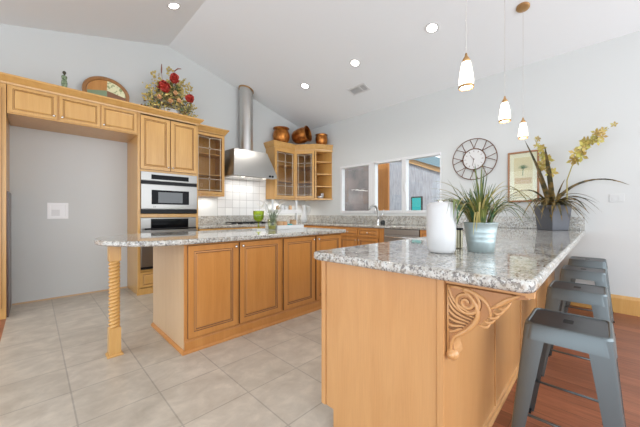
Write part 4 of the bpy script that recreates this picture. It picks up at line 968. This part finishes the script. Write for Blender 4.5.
o = obj('foliage', bm, [M['olive'], M['grass_leaf'], M['yellow_leaf'], M['dark_wood']], fa, recalc=False); o['kind'] = 'stuff'
bm = B()
def spray(dx, dz, n, spread):
    tip = Vector((FX + dx, FY - .03, ZTOP + dz)); base = Vector((FX + dx * .2, FY, ZTOP + .1)); tube(bm, [base, base.lerp(tip, .6), tip], [.004, .003, .002], 5)
    for k in range(n):
        t = r_.uniform(.35, 1.02); c_ = base.lerp(tip, t) + Vector((r_.uniform(-1, 1), r_.uniform(-.6, .6), r_.uniform(-1, 1))) * spread
        sphere(bm, c_, r_.uniform(.009, .02), seg=6)
for a in ((-.01, .78, 60, .045), (.20, .70, 70, .07), (.30, .62, 40, .05), (-.22, .62, 40, .05), (-.34, .45, 26, .04), (.12, .58, 70, .08), (.36, .26, 40, .06), (-.36, .28, 30, .05), (.40, .12, 24, .05), (-.1, .5, 40, .08)): spray(*a)
obj('yellow_spray', bm, M['yellow_leaf'], fa, smooth=True)
def bloom(cx_, cz2, r0, m_, nm, y=-.17):
    bm = B(); c0_ = Vector((FX + cx_, FY + y, ZTOP + cz2))
    for k in range(46):
        d_ = Vector((r_.gauss(0, 1), r_.gauss(0, .8) - .5, r_.gauss(0, 1))).normalized(); c_ = c0_ + d_ * r0 * r_.uniform(.45, .85)
        s1 = d_.cross(Vector((0, 0, 1))).normalized(); s2 = d_.cross(s1); h_ = r0 * .38
        vs = [bm.verts.new(c_ + (s1 * math.cos(a_) + s2 * math.sin(a_)) * h_ + d_ * h_ * (.35 if i % 2 else 0)) for i, a_ in enumerate([2 * math.pi * i / 6 for i in range(6)])]
        cc_ = bm.verts.new(c_ - d_ * h_ * .3)
        for i in range(6): bm.faces.new((cc_, vs[i], vs[(i + 1) % 6]))
    return obj(nm, bm, m_, fa, recalc=False)
bloom(.015, .59, .078, M['red'], 'red_flower'); bloom(-.13, .42, .092, M['red'], 'red_flower'); bloom(.235, .345, .075, M['red'], 'red_flower')
for cx_, cz2 in ((-.05, .22), (.07, .26), (-.20, .24), (.02, .36)): bloom(cx_, cz2, .036, M['peach'], 'peach_flower', -.2)
for a, b_, c_ in (((-.10, .55), (-.118, .68), (-.115, .82)), ((.04, .62), (.07, .78), (.17, .85))):
    bm = B(); tube(bm, [(FX + p[0], FY, ZTOP + p[1]) for p in (a, b_)], .003, 5); tube(bm, [(FX + b_[0], FY, ZTOP + b_[1]), (FX + (b_[0] + c_[0]) / 2, FY, ZTOP + (b_[1] + c_[1]) / 2 + (.02 if c_[0] > 0 else 0)), (FX + c_[0], FY, ZTOP + c_[1])], [.007, .010, .006], 8); tube(bm, [(FX, FY, ZTOP + .12), (FX + a[0], FY, ZTOP + a[1])], .003, 5)
    obj('reed', bm, M['brown'], fa, smooth=True)
